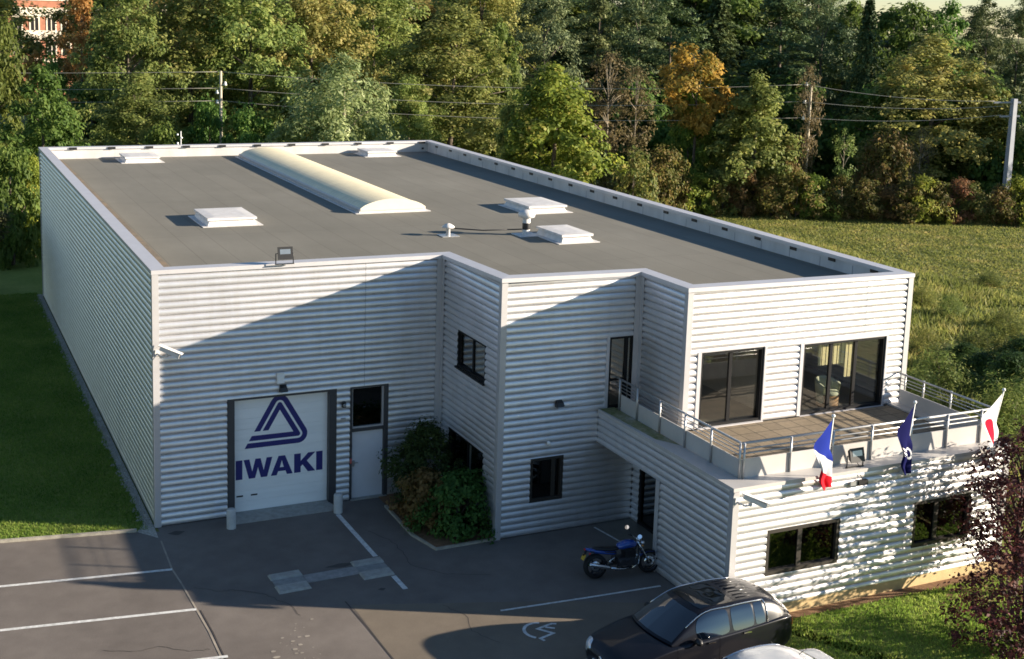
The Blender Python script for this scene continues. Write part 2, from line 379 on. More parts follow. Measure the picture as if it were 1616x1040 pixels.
sheet('asphalt_patch', [(3.40,-6.1),(8.2,-7.75),(11.3,-9.2),(11.4,-34),(3.9,-34),(3.45,-8.8)], .004, M['asphalttan'])
sheet('gravel_strip', [(-.50,-.12),(-.05,-.70),(-.02,-.02),(-.02,29.6),(-.25,29.6),(-.25,.4)], .004, M['gravel'])
sheet('soil_strip', [(11.6,-k-.28),(tr+.9,-k-.35),(tr+1.0,-6),(tr+.02,-6),(tr+.02,-k+.02),(11.6,-k+.02)], .002, M['soil'])
for x0, x1, r in ((17.2, 20.6, 1.1),):
    pass
sheet('soil_patch', [(17.3+1.5+1.7*math.cos(q)*(1+.2*math.sin(3*q)), -11.3+.8*math.sin(q)*(1+.2*math.cos(5*q))) for q in [i*2*math.pi/24 for i in range(24)]], .005, M['soil'])
# parking markings and joints
for i, (p, q) in enumerate((((-30,1.2),(-.08,-2.72)), ((-30,-1.0),(.03,-5.03)), ((-20,-4.75),(.20,-7.42)))):
    ribbon('parking_line', [p, q], .11, .008, M['line'])
ribbon('parking_line', [(4.78,-.85),(4.83,-3.80)], .13, .008, M['line'])
ribbon('parking_line', [(4.86,-5.02),(4.88,-5.80)], .13, .008, M['line'])
ribbon('parking_line', [(6.54,-7.65),(8.8,-7.80),(10.75,-7.90)], .07, .008, M['line'])
ribbon('parking_line', [(11.0,-4.15),(11.2,-5.4)], .06, .008, M['line'])
ribbon('parking_line', [(6.55,-10.35),(7.6,-10.42),(9.5,-10.5)], .07, .008, M['line'])
jd = mat('joint_dark', (.06,.05,.045), rough=1, var=.3); jl = mat('joint_pale', (.30,.26,.21), rough=1, var=.3)
ribbon('asphalt_joint', [(-.02,-.9),(-.08,-2.7),(-.02,-3.6),(.03,-5.0),(.07,-6.2),(.06,-7.3),(.10,-12)], .045, .006, jl)
ribbon('asphalt_joint', [(.11,-5.1),(.14,-6.3),(.13,-7.3),(.17,-12)], .03, .006, jd)
ribbon('asphalt_joint', [(3.33,-5.9),(3.39,-7.2),(3.44,-8.85),(3.7,-14)], .035, .007, jd)
for pts in ([(-2.2,-6.2),(-1.6,-6.5),(-1.1,-6.45),(-.5,-6.9),(.05,-7.0)], [(.2,-3.9),(.7,-4.3),(1.1,-4.35),(1.7,-4.9),(2.1,-5.6),(2.15,-6.3)], [(5.4,-6.9),(5.7,-7.6),(5.5,-8.3),(5.9,-9.1)], [(5.2,-2.2),(5.6,-3.3),(5.5,-4.6),(6.1,-5.4),(7.3,-5.9)]):
    fine = []
    for p_, q_ in zip(pts, pts[1:]):
        for f_ in range(6): fine.append((p_[0]+(q_[0]-p_[0])*f_/6+rnd.gauss(0,.02), p_[1]+(q_[1]-p_[1])*f_/6+rnd.gauss(0,.02)))
    ribbon('asphalt_crack', fine, .014, .0065, jd)
mb = MB()
spl = []
for i in range(60):
    x = 1.6 + rnd.gauss(0,.30); y = -7.7 + rnd.gauss(0,.65); r = .010+.045*rnd.random()**2
    if any(math.hypot(x-q[0],y-q[1]) < 2.2*(r+q[2]) for q in spl): continue
    spl.append((x,y,r))
    mb.add([(x + r*(1+.4*rnd.random())*math.cos(q)*1.4, y + r*(1+.4*rnd.random())*math.sin(q)*.9, .006) for q in [j*2*math.pi/9 for j in range(9)]], [tuple(range(9))])
o = mb.build('ground_stain', mat('dried_stain', (.30,.265,.22), rough=1, var=.2)); o['kind'] = 'structure'
mb = MB()
for cx_, cy_, sx, sy in ((3.85,-3.98,.36,.10),(4.35,-5.6,.09,.06),(.45,-.55,.20,.12)):
    mb.add([(cx_+sx*math.cos(q)*(1+.25*math.sin(3*q)), cy_+sy*math.sin(q)*(1+.25*math.cos(4*q)), .005) for q in [j*2*math.pi/18 for j in range(18)]], [tuple(range(18))])
o = mb.build('oil_stain', mat('oil', (.055,.049,.044), rough=.7, var=.3)); o['kind'] = 'structure'
# wheelchair mark (painted on the bay, seen with its head towards the car)
def wpt(x, y): return (6.58 + x, -9.12 + y)
mb = MB()
def strip(pts, w, z=.009):
    P = [Vector((*wpt(*p), z)) for p in pts]; L = []; R = []
    for i, p in enumerate(P):
        if 0 < i < len(P)-1:
            d1 = (p-P[i-1]).normalized(); d2 = (P[i+1]-p).normalized(); n1 = Vector((-d1.y,d1.x,0)); n2 = Vector((-d2.y,d2.x,0))
            n = (n1+n2).normalized(); n = n / max(.35, n.dot(n1))
        else:
            dd = (P[min(i+1,len(P)-1)]-P[max(i-1,0)]).normalized(); n = Vector((-dd.y,dd.x,0))
        L.append(p+n*w/2); R.append(p-n*w/2)
    n = len(P); mb.add(L+R, [(n+i, n+i+1, i+1, i) for i in range(n-1)])
arc = [(.36+.34*math.cos(q), .28+.36*math.sin(q)) for q in [math.radians(v) for v in range(62, 236, 12)]]
strip(arc, .075)
strip([(.87,.42),(.78,.47),(.36,.36),(.60,.05),(.22,-.06),(.26,-.19)], .07)
strip([(.56,.372),(.74,.24)], .065)
o = mb.build('wheelchair_marking', M['line']); o['kind'] = 'structure'
# kerbs
def kerb(pts, w=.09, h=.07, z=0):
    mb = MB(); P = [Vector((x, y, 0)) for x, y in pts]; L = []; R = []
    for i, p in enumerate(P):
        dd = (P[min(i+1, len(P)-1)] - P[max(i-1, 0)]).normalized(); n = Vector((-dd.y, dd.x, 0))*w/2
        L.append(p+n); R.append(p-n)
    for i in range(len(P)-1):
        mb.hexa([R[i]+Vector((0,0,-.05)), R[i+1]+Vector((0,0,-.05)), L[i+1]+Vector((0,0,-.05)), L[i]+Vector((0,0,-.05))],
                [R[i]+Vector((0,0,h)), R[i+1]+Vector((0,0,h)), L[i+1]+Vector((0,0,h)), L[i]+Vector((0,0,h))])
    o = mb.build('kerb', M['kerb']); o['kind'] = 'structure'; return o
kerb([(-30,2.34),(-25,1.95),(-3.84,.45),(-.50,-.08)])
kerb([(6.2,-.8),(6.17,-2.9),(6.42,-3.98),(a,-3.94)], .08, .06)
sheet('planting_bed', [(6.24,.02),(6.21,-2.9),(6.45,-3.93),(a,-3.90),(a,.02)], .02, M['soil'])

# ------------------------------------------------------------------ the building
B = empty('warehouse_building', (0,0,0), 0, 'silver corrugated metal warehouse and office block with grey flat roof and balcony terrace', 'building')

PITCH = .1795
PROF = [(0,-.050),(.045,-.050),(.075,-.024),(.13,-.012),(.24,-.002),(.42,0),(.60,-.004),(.76,-.013),(.89,-.026),(.955,-.037),(1.0,-.050)]
def rib_wall(p0, p1, z0, z1, ops=(), name='wall', mi=None):
    """corrugated sheet from p0 to p1 (outside on the right hand), ops = (u0,u1,za,zb)"""
    p0 = Vector((*p0, 0)); p1 = Vector((*p1, 0)); dv = (p1-p0); Ln = dv.length; dv.normalize(); n = Vector((dv.y, -dv.x, 0))
    zs = []
    base = math.floor(z0/PITCH)
    i = base
    while i*PITCH < z1:
        for s, o in PROF[:-1]: zs.append(((i+s)*PITCH, o))
        i += 1
    zs.append((i*PITCH, PROF[-1][1]))
    def off(z):
        s = (z/PITCH) % 1.0
        for (s0,o0),(s1,o1) in zip(PROF, PROF[1:]):
            if s0 <= s <= s1: return o0+(o1-o0)*(s-s0)/(s1-s0)
        return PROF[0][1]
    cuts = [z0, z1] + [v for q in ops for v in (q[2], q[3])]
    allz = sorted(set([round(z,5) for z, _ in zs if z0 <= z <= z1] + [round(v,5) for v in cuts if z0 <= v <= z1]))
    mb = MB()
    for za, zb in zip(allz, allz[1:]):
        if zb-za < 1e-4: continue
        zm = (za+zb)/2; iv = [(0, Ln)]
        for u0, u1, oa, ob in ops:
            if oa < zm < ob:
                nv = []
                for s, f in iv:
                    if u1 <= s or u0 >= f: nv.append((s, f)); continue
                    if u0 > s: nv.append((s, u0))
                    if u1 < f: nv.append((u1, f))
                iv = nv
        for s, f in iv:
            q = []
            for u, z in ((s,za),(f,za),(f,zb),(s,zb)):
                w = p0 + dv*u + n*off(z+1e-6 if z == za else z-1e-6); q.append((w.x, w.y, z))
            mb.add(q, [(0,1,2,3)], 0, False)
    u = 5.8
    while u < Ln-.6:            # laps between neighbouring sheets
        for za, zb in zip(allz, allz[1:]):
            zm = (za+zb)/2
            if zb-za < 1e-4 or any(o_[0]-.05 < u < o_[1]+.05 and o_[2] < zm < o_[3] for o_ in ops): continue
            q = []
            for uu, z in ((u,za),(u+.011,za),(u+.011,zb),(u,zb)):
                w = p0 + dv*uu + n*(off(z+1e-6 if z == za else z-1e-6)+.003); q.append((w.x, w.y, z))
            mb.add(q, [(0,1,2,3)], 1, False)
        u += 5.8
    return mb.build(name, [M['clad'], M['lap']], B)

class Pl:       # a vertical wall plane: u along, o outwards, z up
    def __init__(s, p0, p1):
        s.p = Vector((*p0,0)); s.d = (Vector((*p1,0))-s.p).normalized(); s.n = Vector((s.d.y,-s.d.x,0))
    def at(s, u, o, z): w = s.p + s.d*u + s.n*o; return (w.x, w.y, z)
    def box(s, mb, u0, u1, o0, o1, z0, z1, mi=0):
        return mb.hexa([s.at(u0,o1,z0), s.at(u1,o1,z0), s.at(u1,o0,z0), s.at(u0,o0,z0)], [s.at(u0,o1,z1), s.at(u1,o1,z1), s.at(u1,o0,z1), s.at(u0,o0,z1)], mi)

AB = Pl((0,0),(a,0)); BC = Pl((a,0),(a,-b)); CD = Pl((a,-b),(c,-b)); DE = Pl((c,-b),(c,-d)); EF = Pl((c,-d),(e,-d))
TS = Pl((t,-b),(t,-k)); TF = Pl((t,-k),(tr,-k))
WT = 6.90
O_gar = (1.93,5.0,0,3.32); O_door = (5.39,6.53,0,3.32)
O_bc1 = (1.18,3.03,4.02,5.06); O_bc2 = (.70,3.07,1.0,2.1)
O_cd1 = (9.08-a,10.07-a,.89,2.116); O_cd2 = (11.34-a,12.10-a,3.25,5.25)
O_de = (.37,2.2,0,2.15)
O_ef1 = (12.72-c,14.71-c,3.28,5.29); O_ef2 = (15.99-c,18.82-c,3.26,5.24)
O_tf1 = (12.07-t,14.20-t,1.02,2.135); O_tf2 = (16.48-t,18.35-t,1.02,2.21)
rib_wall((0,0),(a,0),.02,WT,[O_gar,O_door]); rib_wall((a,0),(a,-b),.02,WT,[O_bc1,O_bc2]); rib_wall((a,-b),(c,-b),.02,WT,[O_cd1,O_cd2])
rib_wall((c,-b),(c,-d),.02,WT,[O_de]); rib_wall((c,-d),(e,-d),3.25,WT,[O_ef1,O_ef2])
rib_wall((e,-d),(e,g),.02,WT); rib_wall((e,g),(0,g),.02,WT); rib_wall((0,g),(0,0),.02,WT)
rib_wall((t,-b),(t,-k),.02,3.21,[(-.1,3.02,0,2.42)]); rib_wall((t,-k),(tr,-k),.27,3.21,[O_tf1,O_tf2]); rib_wall((tr,-k),(tr,-d),.27,3.21)
rib_wall((c,-d-.001),(c,-7.0),.02,3.05)
mb = MB(); mb.box(t+.06,c,-7.06,-7.0,0,3.05)                       # return wall of the porch
mb.box(t+.06,c-.06,-7.0,-b-.06,2.42,2.50)                          # porch soffit
mb.box(t+.02,tr-.05,-k+.0,-k+.12,-.05,.27,1); mb.box(tr-.12,tr-.02,-k+.12,-d,-.05,.27,1)
mb.build('plinth', [M['trim'], M['plinth']], B)
mb = MB(); mb.box(t-.012,t+.06,-7.0,-b,2.385,2.42); mb.build('fascia_trim', M['trim'], B)
# corner flashings
class TrimOut:
    def box(s, *q): MB().box(*q).build('corner_trim', M['trim'], B)
mb = TrimOut()
def outer_trim(x, y, sx, sy, z0, z1, w=.155, th=.014):
    x0, x1 = sorted((x-sx*th, x+sx*w)); y0, y1 = sorted((y-sy*th, y)); mb.box(x0,x1,y0,y1,z0,z1)
    x0, x1 = sorted((x-sx*th, x)); y0, y1 = sorted((y, y+sy*w)); mb.box(x0,x1,y0,y1,z0,z1)
def inner_trim(x, y, z0, z1, w=.16, th=.014):
    mb.box(x-w,x,y-th,y,z0,z1); mb.box(x-th,x,y-w-th,y-th,z0,z1)
outer_trim(0,0,1,1,.0,6.86); outer_trim(a,-b,1,1,0,6.93); outer_trim(c,-d,1,1,3.26,6.89); outer_trim(e,-d,-1,1,0,6.83)
outer_trim(0,g,1,-1,0,6.9); outer_trim(e,g,-1,-1,0,6.9)
outer_trim(t,-k,1,1,.0,3.20); outer_trim(tr,-k,-1,1,.27,3.20)
inner_trim(a,0,0,6.84); inner_trim(c,-b,3.26,6.87)
mb.box(t-.014,t,-7.0-.16,-7.0,0,2.385)

# roof, parapet, coping
POLY = [(0,0),(a,0),(a,-b),(c,-b),(c,-d),(e,-d),(e,g),(0,g)]
ZT = [6.97,6.95,7.06,7.0,7.02,6.955,7.065,7.045]
def offp(i, o):
    n = len(POLY); p = Vector(POLY[i]); q0 = Vector(POLY[i-1]); q1 = Vector(POLY[(i+1) % n])
    d1 = (p-q0).normalized(); d2 = (q1-p).normalized()
    n1 = Vector((d1.y,-d1.x)); n2 = Vector((d2.y,-d2.x)); w = p + n1*o + n2*o
    return w
def ring(o_out, o_in, zlo, zhi, mats, name, zrel=True):
    for i in range(8):
        j = (i+1) % 8; mbb = MB()
        A0, A1, B1, B0 = offp(i,o_out), offp(j,o_out), offp(j,o_in), offp(i,o_in)
        zb = (ZT[i]+zlo, ZT[j]+zlo) if zlo < 1 else (zlo, zlo)
        bt = [(A0.x,A0.y,zb[0]),(A1.x,A1.y,zb[1]),(B1.x,B1.y,zb[1]),(B0.x,B0.y,zb[0])]
        tp = [(A0.x,A0.y,ZT[i]+zhi),(A1.x,A1.y,ZT[j]+zhi),(B1.x,B1.y,ZT[j]+zhi),(B0.x,B0.y,ZT[i]+zhi)]
        mbb.hexa(bt, tp); mbb.build(name, mats, B)
ring(.03, -.36, -.11, 0, M['cap'], 'coping')
ring(-.08, -.30, 6.4, -.11, M['parapet'], 'parapet')
rp = [offp(i, -.2) for i in range(8)]
roof = MB().add([(p.x, p.y, 6.5) for p in rp], [tuple(range(8))]).build('roof', M['roof'], B)
# seams between the strips of roofing felt
nt = M['roof'].node_tree; br = nt.nodes.new('ShaderNodeTexBrick'); br.inputs['Scale'].default_value = 1; br.inputs['Brick Width'].default_value = 1.0; br.inputs['Row Height'].default_value = 7.3
br.offset = .0; br.inputs['Mortar Size'].default_value = .02; br.inputs['Mortar Smooth'].default_value = .6
br.inputs['Color1'].default_value = (1,1,1,1); br.inputs['Color2'].default_value = (.94,.945,.95,1); br.inputs['Mortar'].default_value = (.76,.75,.74,1)
tcn = nt.nodes.new('ShaderNodeTexCoord'); nt.links.new(tcn.outputs['Object'], br.inputs['Vector'])
mxn = nt.nodes.new('ShaderNodeMix'); mxn.data_type = 'RGBA'; mxn.blend_type = 'MULTIPLY'; mxn.inputs['Factor'].default_value = 1
crn = [n for n in nt.nodes if n.type == 'VALTORGB'][0]
nt.links.new(crn.outputs[0], mxn.inputs['A']); nt.links.new(br.outputs['Color'], mxn.inputs['B']); nt.links.new(mxn.outputs['Result'], nt.nodes['Principled BSDF'].inputs['Base Color'])
lich = ramp_mat('lichen_felt', [(.36,(.13,.11,.085)),(.55,(.20,.16,.115)),(.66,(.30,.19,.10))], [(1.2,1,4,(1,1,1)),(9,.7,4,(1,1,1))])
MB().add([(.36,.5,6.504),(.95,.5,6.504),(.95,28.9,6.504),(.36,28.9,6.504)], [(0,1,2,3)]).build('edge_strip', lich, roof)
def bracket(x0, x1, y0, y1, z): return MB().box(x0,x1,y0,y1,z-.05,z+.05).build('parapet_bracket', M['black'], B)
for i in range(19):
    y = -5.2 + i*1.82
    zt = 6.955 + (y+d)/(g+d)*.11
    bracket(e-.33, e-.30, y, y+.30, zt-.17)
for i in range(11):
    x = 1.3 + i*1.75
    bk = bracket(x, x+.34, g-.36-.05, g-.36, 6.99)
MB().box(.5,.62,g-.33,g-.30,6.62,6.72).build('scupper', M['black'], B)
MB().box(e-.62,e-.5,g-.33,g-.30,6.62,6.72).build('scupper', M['black'], B)
jg = mat('joint_grey', (.22,.22,.23), rough=.8)
for i in range(24):
    y = -5.6 + i*1.45
    if y < g-.5: MB().box(e-.304,e-.30,y,y+.02,6.5,6.78).build('parapet_joint', jg, B)

# roof lights
def hatch(x0, x1, y0, y1, lab):
    h0 = .19; mbx = MB()
    mbx.hexa([(x0-.05,y0-.05,0),(x1+.05,y0-.05,0),(x1+.05,y1+.05,0),(x0-.05,y1+.05,0)], [(x0+.04,y0+.04,h0),(x1-.04,y0+.04,h0),(x1-.04,y1-.04,h0),(x0+.04,y1-.04,h0)])
    mbx.box(x0-.22,x1+.22,y0-.18,y1+.18,0.003,.02)
    o = mbx.build('roof_hatch', M['roofw'], B, (0,0,6.5)); tag(o, lab)
    l = MB(); cxm, cym = (x0+x1)/2, (y0+y1)/2
    l.hexa([(x0-.04,y0-.04,h0+.01),(x1+.04,y0-.04,h0+.01),(x1+.04,y1+.04,h0+.01),(x0-.04,y1+.04,h0+.01)], [(x0-.04,y0-.04,h0+.085),(x1+.04,y0-.04,h0+.085),(x1+.04,y1+.04,h0+.085),(x0-.04,y1+.04,h0+.085)])
    l.hexa([(x0-.04,y0-.04,h0+.086),(x1+.04,y0-.04,h0+.086),(x1+.04,y1+.04,h0+.086),(x0-.04,y1+.04,h0+.086)], [(x0+.25,y0+.25,h0+.105),(x1-.25,y0+.25,h0+.105),(x1-.25,y1-.25,h0+.105),(x0+.25,y1-.25,h0+.105)])
    l.build('lid', M['roofw'], o)
    return o
hatch(3.40,4.98,8.88,11.0,'square white roof hatch nearest the front left edge')
hatch(3.55,5.05,26.9,28.6,'low white roof hatch at the back left corner')
hatch(15.40,16.88,27.2,28.75,'low white roof hatch at the back right')
hatch(15.15,16.66,8.62,10.7,'white roof hatch behind the white capped vent pipe')
hatch(13.46,14.53,2.84,4.60,'white roof hatch nearest the front, right of the vent pipe')
# barrel vault roof light
bx0, bx1, by0, by1 = 9.18, 11.62, 10.3, 28.2
mb = MB(); mb.box(bx0-.06,bx1+.06,by0-.06,by1+.06,.0,.17); mb.box(bx0-.22,bx1+.22,by0-.2,by1+.2,.003,.02)
brl = mb.build('barrel_skylight', M['roofw'], B, (0,0,6.5))
mb = MB(); n = 16; ny = 120; V = []; F = []
R_, cz = 2.0, .172
for j in range(ny+1):
    y = by0 + (by1-by0)*j/ny; rb = .012*math.cos(j*math.pi)
    for i in range(n+1):
        s = -1+2*i/n; x = (bx0+bx1)/2 + s*(bx1-bx0)/2; z = cz + .30*(1-s*s)**.8 + (rb if 0 < i < n else 0)
        V.append((x, y, z))
for j in range(ny):
    for i in range(n): F.append((j*(n+1)+i, j*(n+1)+i+1, (j+1)*(n+1)+i+1, (j+1)*(n+1)+i))
F.append(tuple(range(n+1))[::-1]); F.append(tuple(ny*(n+1)+i for i in range(n+1)))
mb.add(V, F, 0, False); mb.build('vault', M['cream'], brl)
mb = MB()
for yy in (by0-.02,):
    V = []
    for i in range(n+1):
        s = -1+2*i/n; V.append(((bx0+bx1)/2+s*((bx1-bx0)/2+.03), yy, cz+.32*(1-s*s)**.8+.02))
    V += [((bx0+bx1)/2+(-1+2*i/n)*((bx1-bx0)/2+.03), yy, .10) for i in range(n+1)][::-1]
    m_ = len(V); mb.add([(x,yy-.043,z) for x,_,z in V]+[(x,yy-.085,z) for x,_,z in V], [tuple(range(m_)), tuple(range(m_,2*m_))[::-1]]+[(i,(i+1)%m_,m_+(i+1)%m_,m_+i) for i in range(m_)])
mb.build('end_panel', mat('vault_end', (.66,.62,.50), rough=.5, var=.05), brl, fixn=True)
MB().box(bx0-.10,bx0-.065,by0,by1,.07,.13).build('side_rail', M['steel'], brl)
# vents
mb = MB(); mb.box(-.30,.30,-.28,.28,.003,.02); mb.lathe((0,0,0), [(.075,.0),(.075,.30)], 14)
v1 = mb.build('roof_vent', M['steel'], B, (10.44,5.15,6.5)); tag(v1, 'short grey vent pipe with a small cap')
MB().lathe((0,0,.27), [(0,.0),(.20,.0),(.21,.04),(.10,.12),(0,.15)], 16).build('cap', M['roofw'], v1)
mb = MB(); mb.box(-.38,.38,-.36,.36,.003,.025); mb.lathe((0,0,0), [(.13,.0),(.13,.78),(.0,.78)], 18)
v2 = mb.build('roof_vent', M['roofw'], B, (13.0,4.55,6.5)); tag(v2, 'tall white vent pipe with a mushroom cap')
MB().lathe((0,0,.62), [(.14,-.05),(.27,.0),(.29,.10),(.24,.17),(.10,.23),(.0,.24)], 20).build('cap', M['roofw'], v2)
MB().lathe((0,0,.0), [(.134,.20),(.134,.42)], 18).build('collar', M['black'], v2)
MB().tube([(10.64,5.13,6.74),(11.6,4.95,6.66),(12.87,4.60,6.70)], .022, 6).build('roof_cable', M['black'], roof)

# ------- doors and windows
def part(name, mb_, m, parent=None, lab=None):
    o = mb_.build(name, m, parent or B)
    if lab: o['label'] = lab
    return o
# roller door in its dark recess
f = MB()
AB.box(f,1.93,2.13,-.26,.0,0,3.32); AB.box(f,4.79,5.0,-.26,-.0,0,3.32); AB.box(f,2.13,4.79,-.26,0,3.26,3.32)
gd = part('garage_door', f, M['jamb'], lab='white sectional garage door with blue logo in a dark surround')
l = MB(); nsec = 11
for i in range(nsec):
    z0 = .04+i*(3.22/nsec); z1 = .04+(i+1)*(3.22/nsec)-.012
    AB.box(l,2.13,4.79,-.24,-.20,z0,z1)
AB.box(l,2.13,4.79,-.25,-.215,.04,3.26)
part('door_leaf', l, M['shutter'], gd)
hb = MB(); AB.box(hb,2.22,2.40,-.2,-.19,.46,.50); AB.box(hb,2.62,2.80,-.2,-.19,.46,.50); part('door_handle', hb, M['black'], gd)
# triangular emblem and lettering on the door leaf
LZ = -.197
def contour(dd, r):
    z0 = 1.815 + dd; sl = math.sqrt(3)
    def xl(z): return 2.715 + (z-2.279)/sl + dd*2/sl     # left leg line moved inwards by dd
    def xr(z): return 2*3.43 - xl(z)
    pts = [(2.715 + (z0-2.279)/sl, z0)]
    cxr = xr(z0) - r*sl; czr = z0 + r
    for i in range(11):
        q = math.radians(-90 + 120*i/10); pts.append((cxr + r*math.cos(q), czr + r*math.sin(q)))
    zap = 2.279 + (3.43-(2.715+dd*2/sl))*sl; cza = zap - 2*r
    for i in range(11):
        q = math.radians(30 + 120*i/10); pts.append((3.43 + r*math.cos(q), cza + r*math.sin(q)))
    pts.append((xl(2.275), 2.275))
    return pts
mb = MB()
for d0, d1 in ((0,.145),(.205,.345)):
    A_ = contour(d0, max(.27-d0,.012)); B_ = contour(d1, max(.27-d1,.006)); n = len(A_)
    V = [AB.at(x, LZ, z) for x, z in A_] + [AB.at(x, LZ, z) for x, z in B_]
    mb.add(V, [(i, i+1, n+i+1, n+i) for i in range(n-1)])
part('emblem', mb, M['blue'], gd)
mb = MB()
def glyph(polys, x0, w, z0, h):
    for p in polys: mb.add([AB.at(x0+w*x, LZ, z0+h*y) for x, y in p], [tuple(range(len(p)))])
I_ = [[(0,0),(1,0),(1,1),(0,1)]]
W_ = [[(0,1),(.18,0),(.40,0),(.5,.55),(.60,0),(.82,0),(1,1),(.80,1),(.70,.36),(.59,1),(.41,1),(.30,.36),(.20,1)]]
A_l = [(0,0),(.27,0),(.33,.2),(.5,.2),(.5,.40),(.41,.40),(.5,.76),(.5,1),(.35,1)]
A_ = [A_l, [(1-x,y) for x,y in A_l][::-1]]
K_ = [[(0,0),(.31,0),(.31,1),(0,1)], [(.31,.60),(.66,1),(1,1),(.60,.58),(1,0),(.65,0),(.40,.40),(.31,.30)]]
zl = .952; hl = .55
glyph(I_, 2.20,.185,zl,hl); glyph(W_, 2.42,.80,zl,hl); glyph(A_, 3.18,.62,zl,hl); glyph(K_, 3.84,.61,zl,hl); glyph(I_, 4.475,.185,zl,hl)
part('lettering', mb, M['blue'], gd)
mb = MB(); mb.add([(1.98,-.55,.012),(4.95,-.55,.012),(4.80,-.02,.05),(2.13,-.02,.05),(1.98,-.55,-.02),(4.95,-.55,-.02),(4.95,-.0,-.02),(1.98,-.0,-.02)], [(0,1,2,3),(0,4,5,1),(1,5,2),(0,3,4)]); AB.box(mb,2.13,4.79,-.24,.0,.0,.038)
part('threshold', mb, M['concrete'], gd)
# personnel door with glazed top
f = MB(); AB.box(f,5.39,5.46,-.20,0,0,3.32); AB.box(f,6.41,6.53,-.20,0,0,3.32); AB.box(f,5.46,6.41,-.20,0,3.27,3.32); AB.box(f,5.46,6.41,-.20,-.02,2.0,2.09)
pd = part('service_door', f, M['jamb'], lab='tall grey steel door with a dark window above it')
l = MB(); AB.box(l,5.465,6.405,-.14,-.10,.03,1.995); part('door_leaf', l, M['door'], pd)
h_ = MB(); AB.box(h_,5.50,5.56,-.10,-.05,.98,1.14); AB.box(h_,5.56,5.66,-.06,-.045,1.06,1.085); part('door_handle', h_, M['steel'], pd)
gq = MB(); AB.box(gq,5.50,6.36,-.13,-.115,2.13,3.24); part('pane', gq, M['glassdark'], pd)
f = MB(); AB.box(f,5.46,5.50,-.14,-.08,2.09,3.27); AB.box(f,6.36,6.41,-.14,-.06,2.09,3.27); AB.box(f,5.50,6.36,-.14,-.06,2.09,2.13); AB.box(f,5.50,6.36,-.14,-.08,3.24,3.27); part('window_frame', f, M['trim'], pd)
sl_ = MB(); AB.box(sl_,5.42,6.5,-.14,.06,.0,.03); part('door_sill', sl_, M['concrete'], pd)
kp = MB(); AB.box(kp,5.40,5.45,0,.03,1.10,1.24); part('warning_sign', kp, mat('sign_red', (.5,.12,.10), var=.1), pd)

def window(pl, o, panes, fm, gm, rec=.10, name='window', fw=.055, head=True, lab=None, trim=None, sill=None):
    u0, u1, z0, z1 = o
    f = MB()
    pl.box(f,u0,u0+fw,-rec-.05,-.02,z0,z1); pl.box(f,u1-fw,u1,-rec-.05,-.02,z0,z1)
    pl.box(f,u0+fw,u1-fw,-rec-.05,-.02,z1-fw,z1); pl.box(f,u0+fw,u1-fw,-rec-.05,-.02,z0,z0+fw)
    for s in panes:
        uu = u0+(u1-u0)*s; pl.box(f,uu-fw*.7,uu+fw*.7,-rec-.04,-rec+.03,z0+fw,z1-fw)
    w = part(name, f, fm, lab=lab)
    ed = [u0+fw] + [u0+(u1-u0)*s for s in panes] + [u1-fw]
    for s0, s1 in zip(ed, ed[1:]):
        q = MB(); pl.box(q,s0+.002,s1-.002,-rec-.012,-rec,z0+fw,z1-fw); part('pane', q, gm, w)
    if trim:
        q = MB(); tw = trim
        pl.box(q,u0-tw,u0-.0,-.05,.012,z0,z1+.02); pl.box(q,u1+.0,u1+tw*.6,-.05,.012,z0,z1+.02); pl.box(q,u0,u1,-.02,.012,z1+.0,z1+.04)
        part('window_trim', q, M['cap'], w)
    if sill:
        q = MB(); pl.box(q,u0-.03,u1+.03,-.02,.06,z0-.05,z0-.002); part('sill', q, M[sill], w)
    return w
window(BC, O_bc1, [.5], M['dark'], M['glass'], .10, lab='upper window in the shaded return wall', sill='dark')
window(BC, O_bc2, [.5], M['dark'], M['glassdark'], .12, lab='lower dark window behind the shrubs', sill='dark')
window(CD, O_cd1, [.74], M['brownframe'], M['glassdark'], .12, fw=.08, lab='small ground floor window in the shaded middle wall')
w = window(CD, O_cd2, [.72], M['dark'], M['glass'], .06, fw=.07, name='balcony_door', trim=.09, lab='narrow glazed door at the corner of the balcony')
q = MB(); CD.box(q, O_cd2[0]+.07, O_cd2[0]+.55, -.06,-.03,4.02,4.08); part('transom', q, M['dark'], w)
w = window(DE, O_de, [.5], M['dark'], M['glassdark'], .08, fw=.08, name='entrance_door', lab='glazed entrance door under the porch')
w1 = window(EF, O_ef1, [.5], M['dark'], M['glass'], .13, fw=.07, lab='large two pane terrace window', trim=.11, sill='cap')
w2 = window(EF, O_ef2, [.36,.66], M['dark'], M['glass'], .13, fw=.07, lab='wide three pane terrace window', trim=.11, sill='cap')
w3 = window(TF, O_tf1, [.47], M['brownframe'], M['glassdark'], .10, fw=.09, lab='brown framed ground floor window in the sunlit front')
w4 = window(TF, O_tf2, [.42], M['brownframe'], M['glassdark'], .10, fw=.09, lab='brown framed ground floor window behind the red leaved tree')
for i in range(9):      # hanging slats of the blinds
    q = MB(); u = O_ef2[0]+.75+i*.13; EF.box(q,u,u+.10,-.30,-.29,4.5 if i < 7 else 4.1,5.2); part('blind_slat', q, M['blind'], w2)
for i in range(8):
    q = MB(); u = O_tf2[0]+.85+i*.115; TF.box(q,u,u+.095,-.26,-.25,1.15 if i > 4 else 1.5,2.15); part('blind_slat', q, M['blind'], w4)
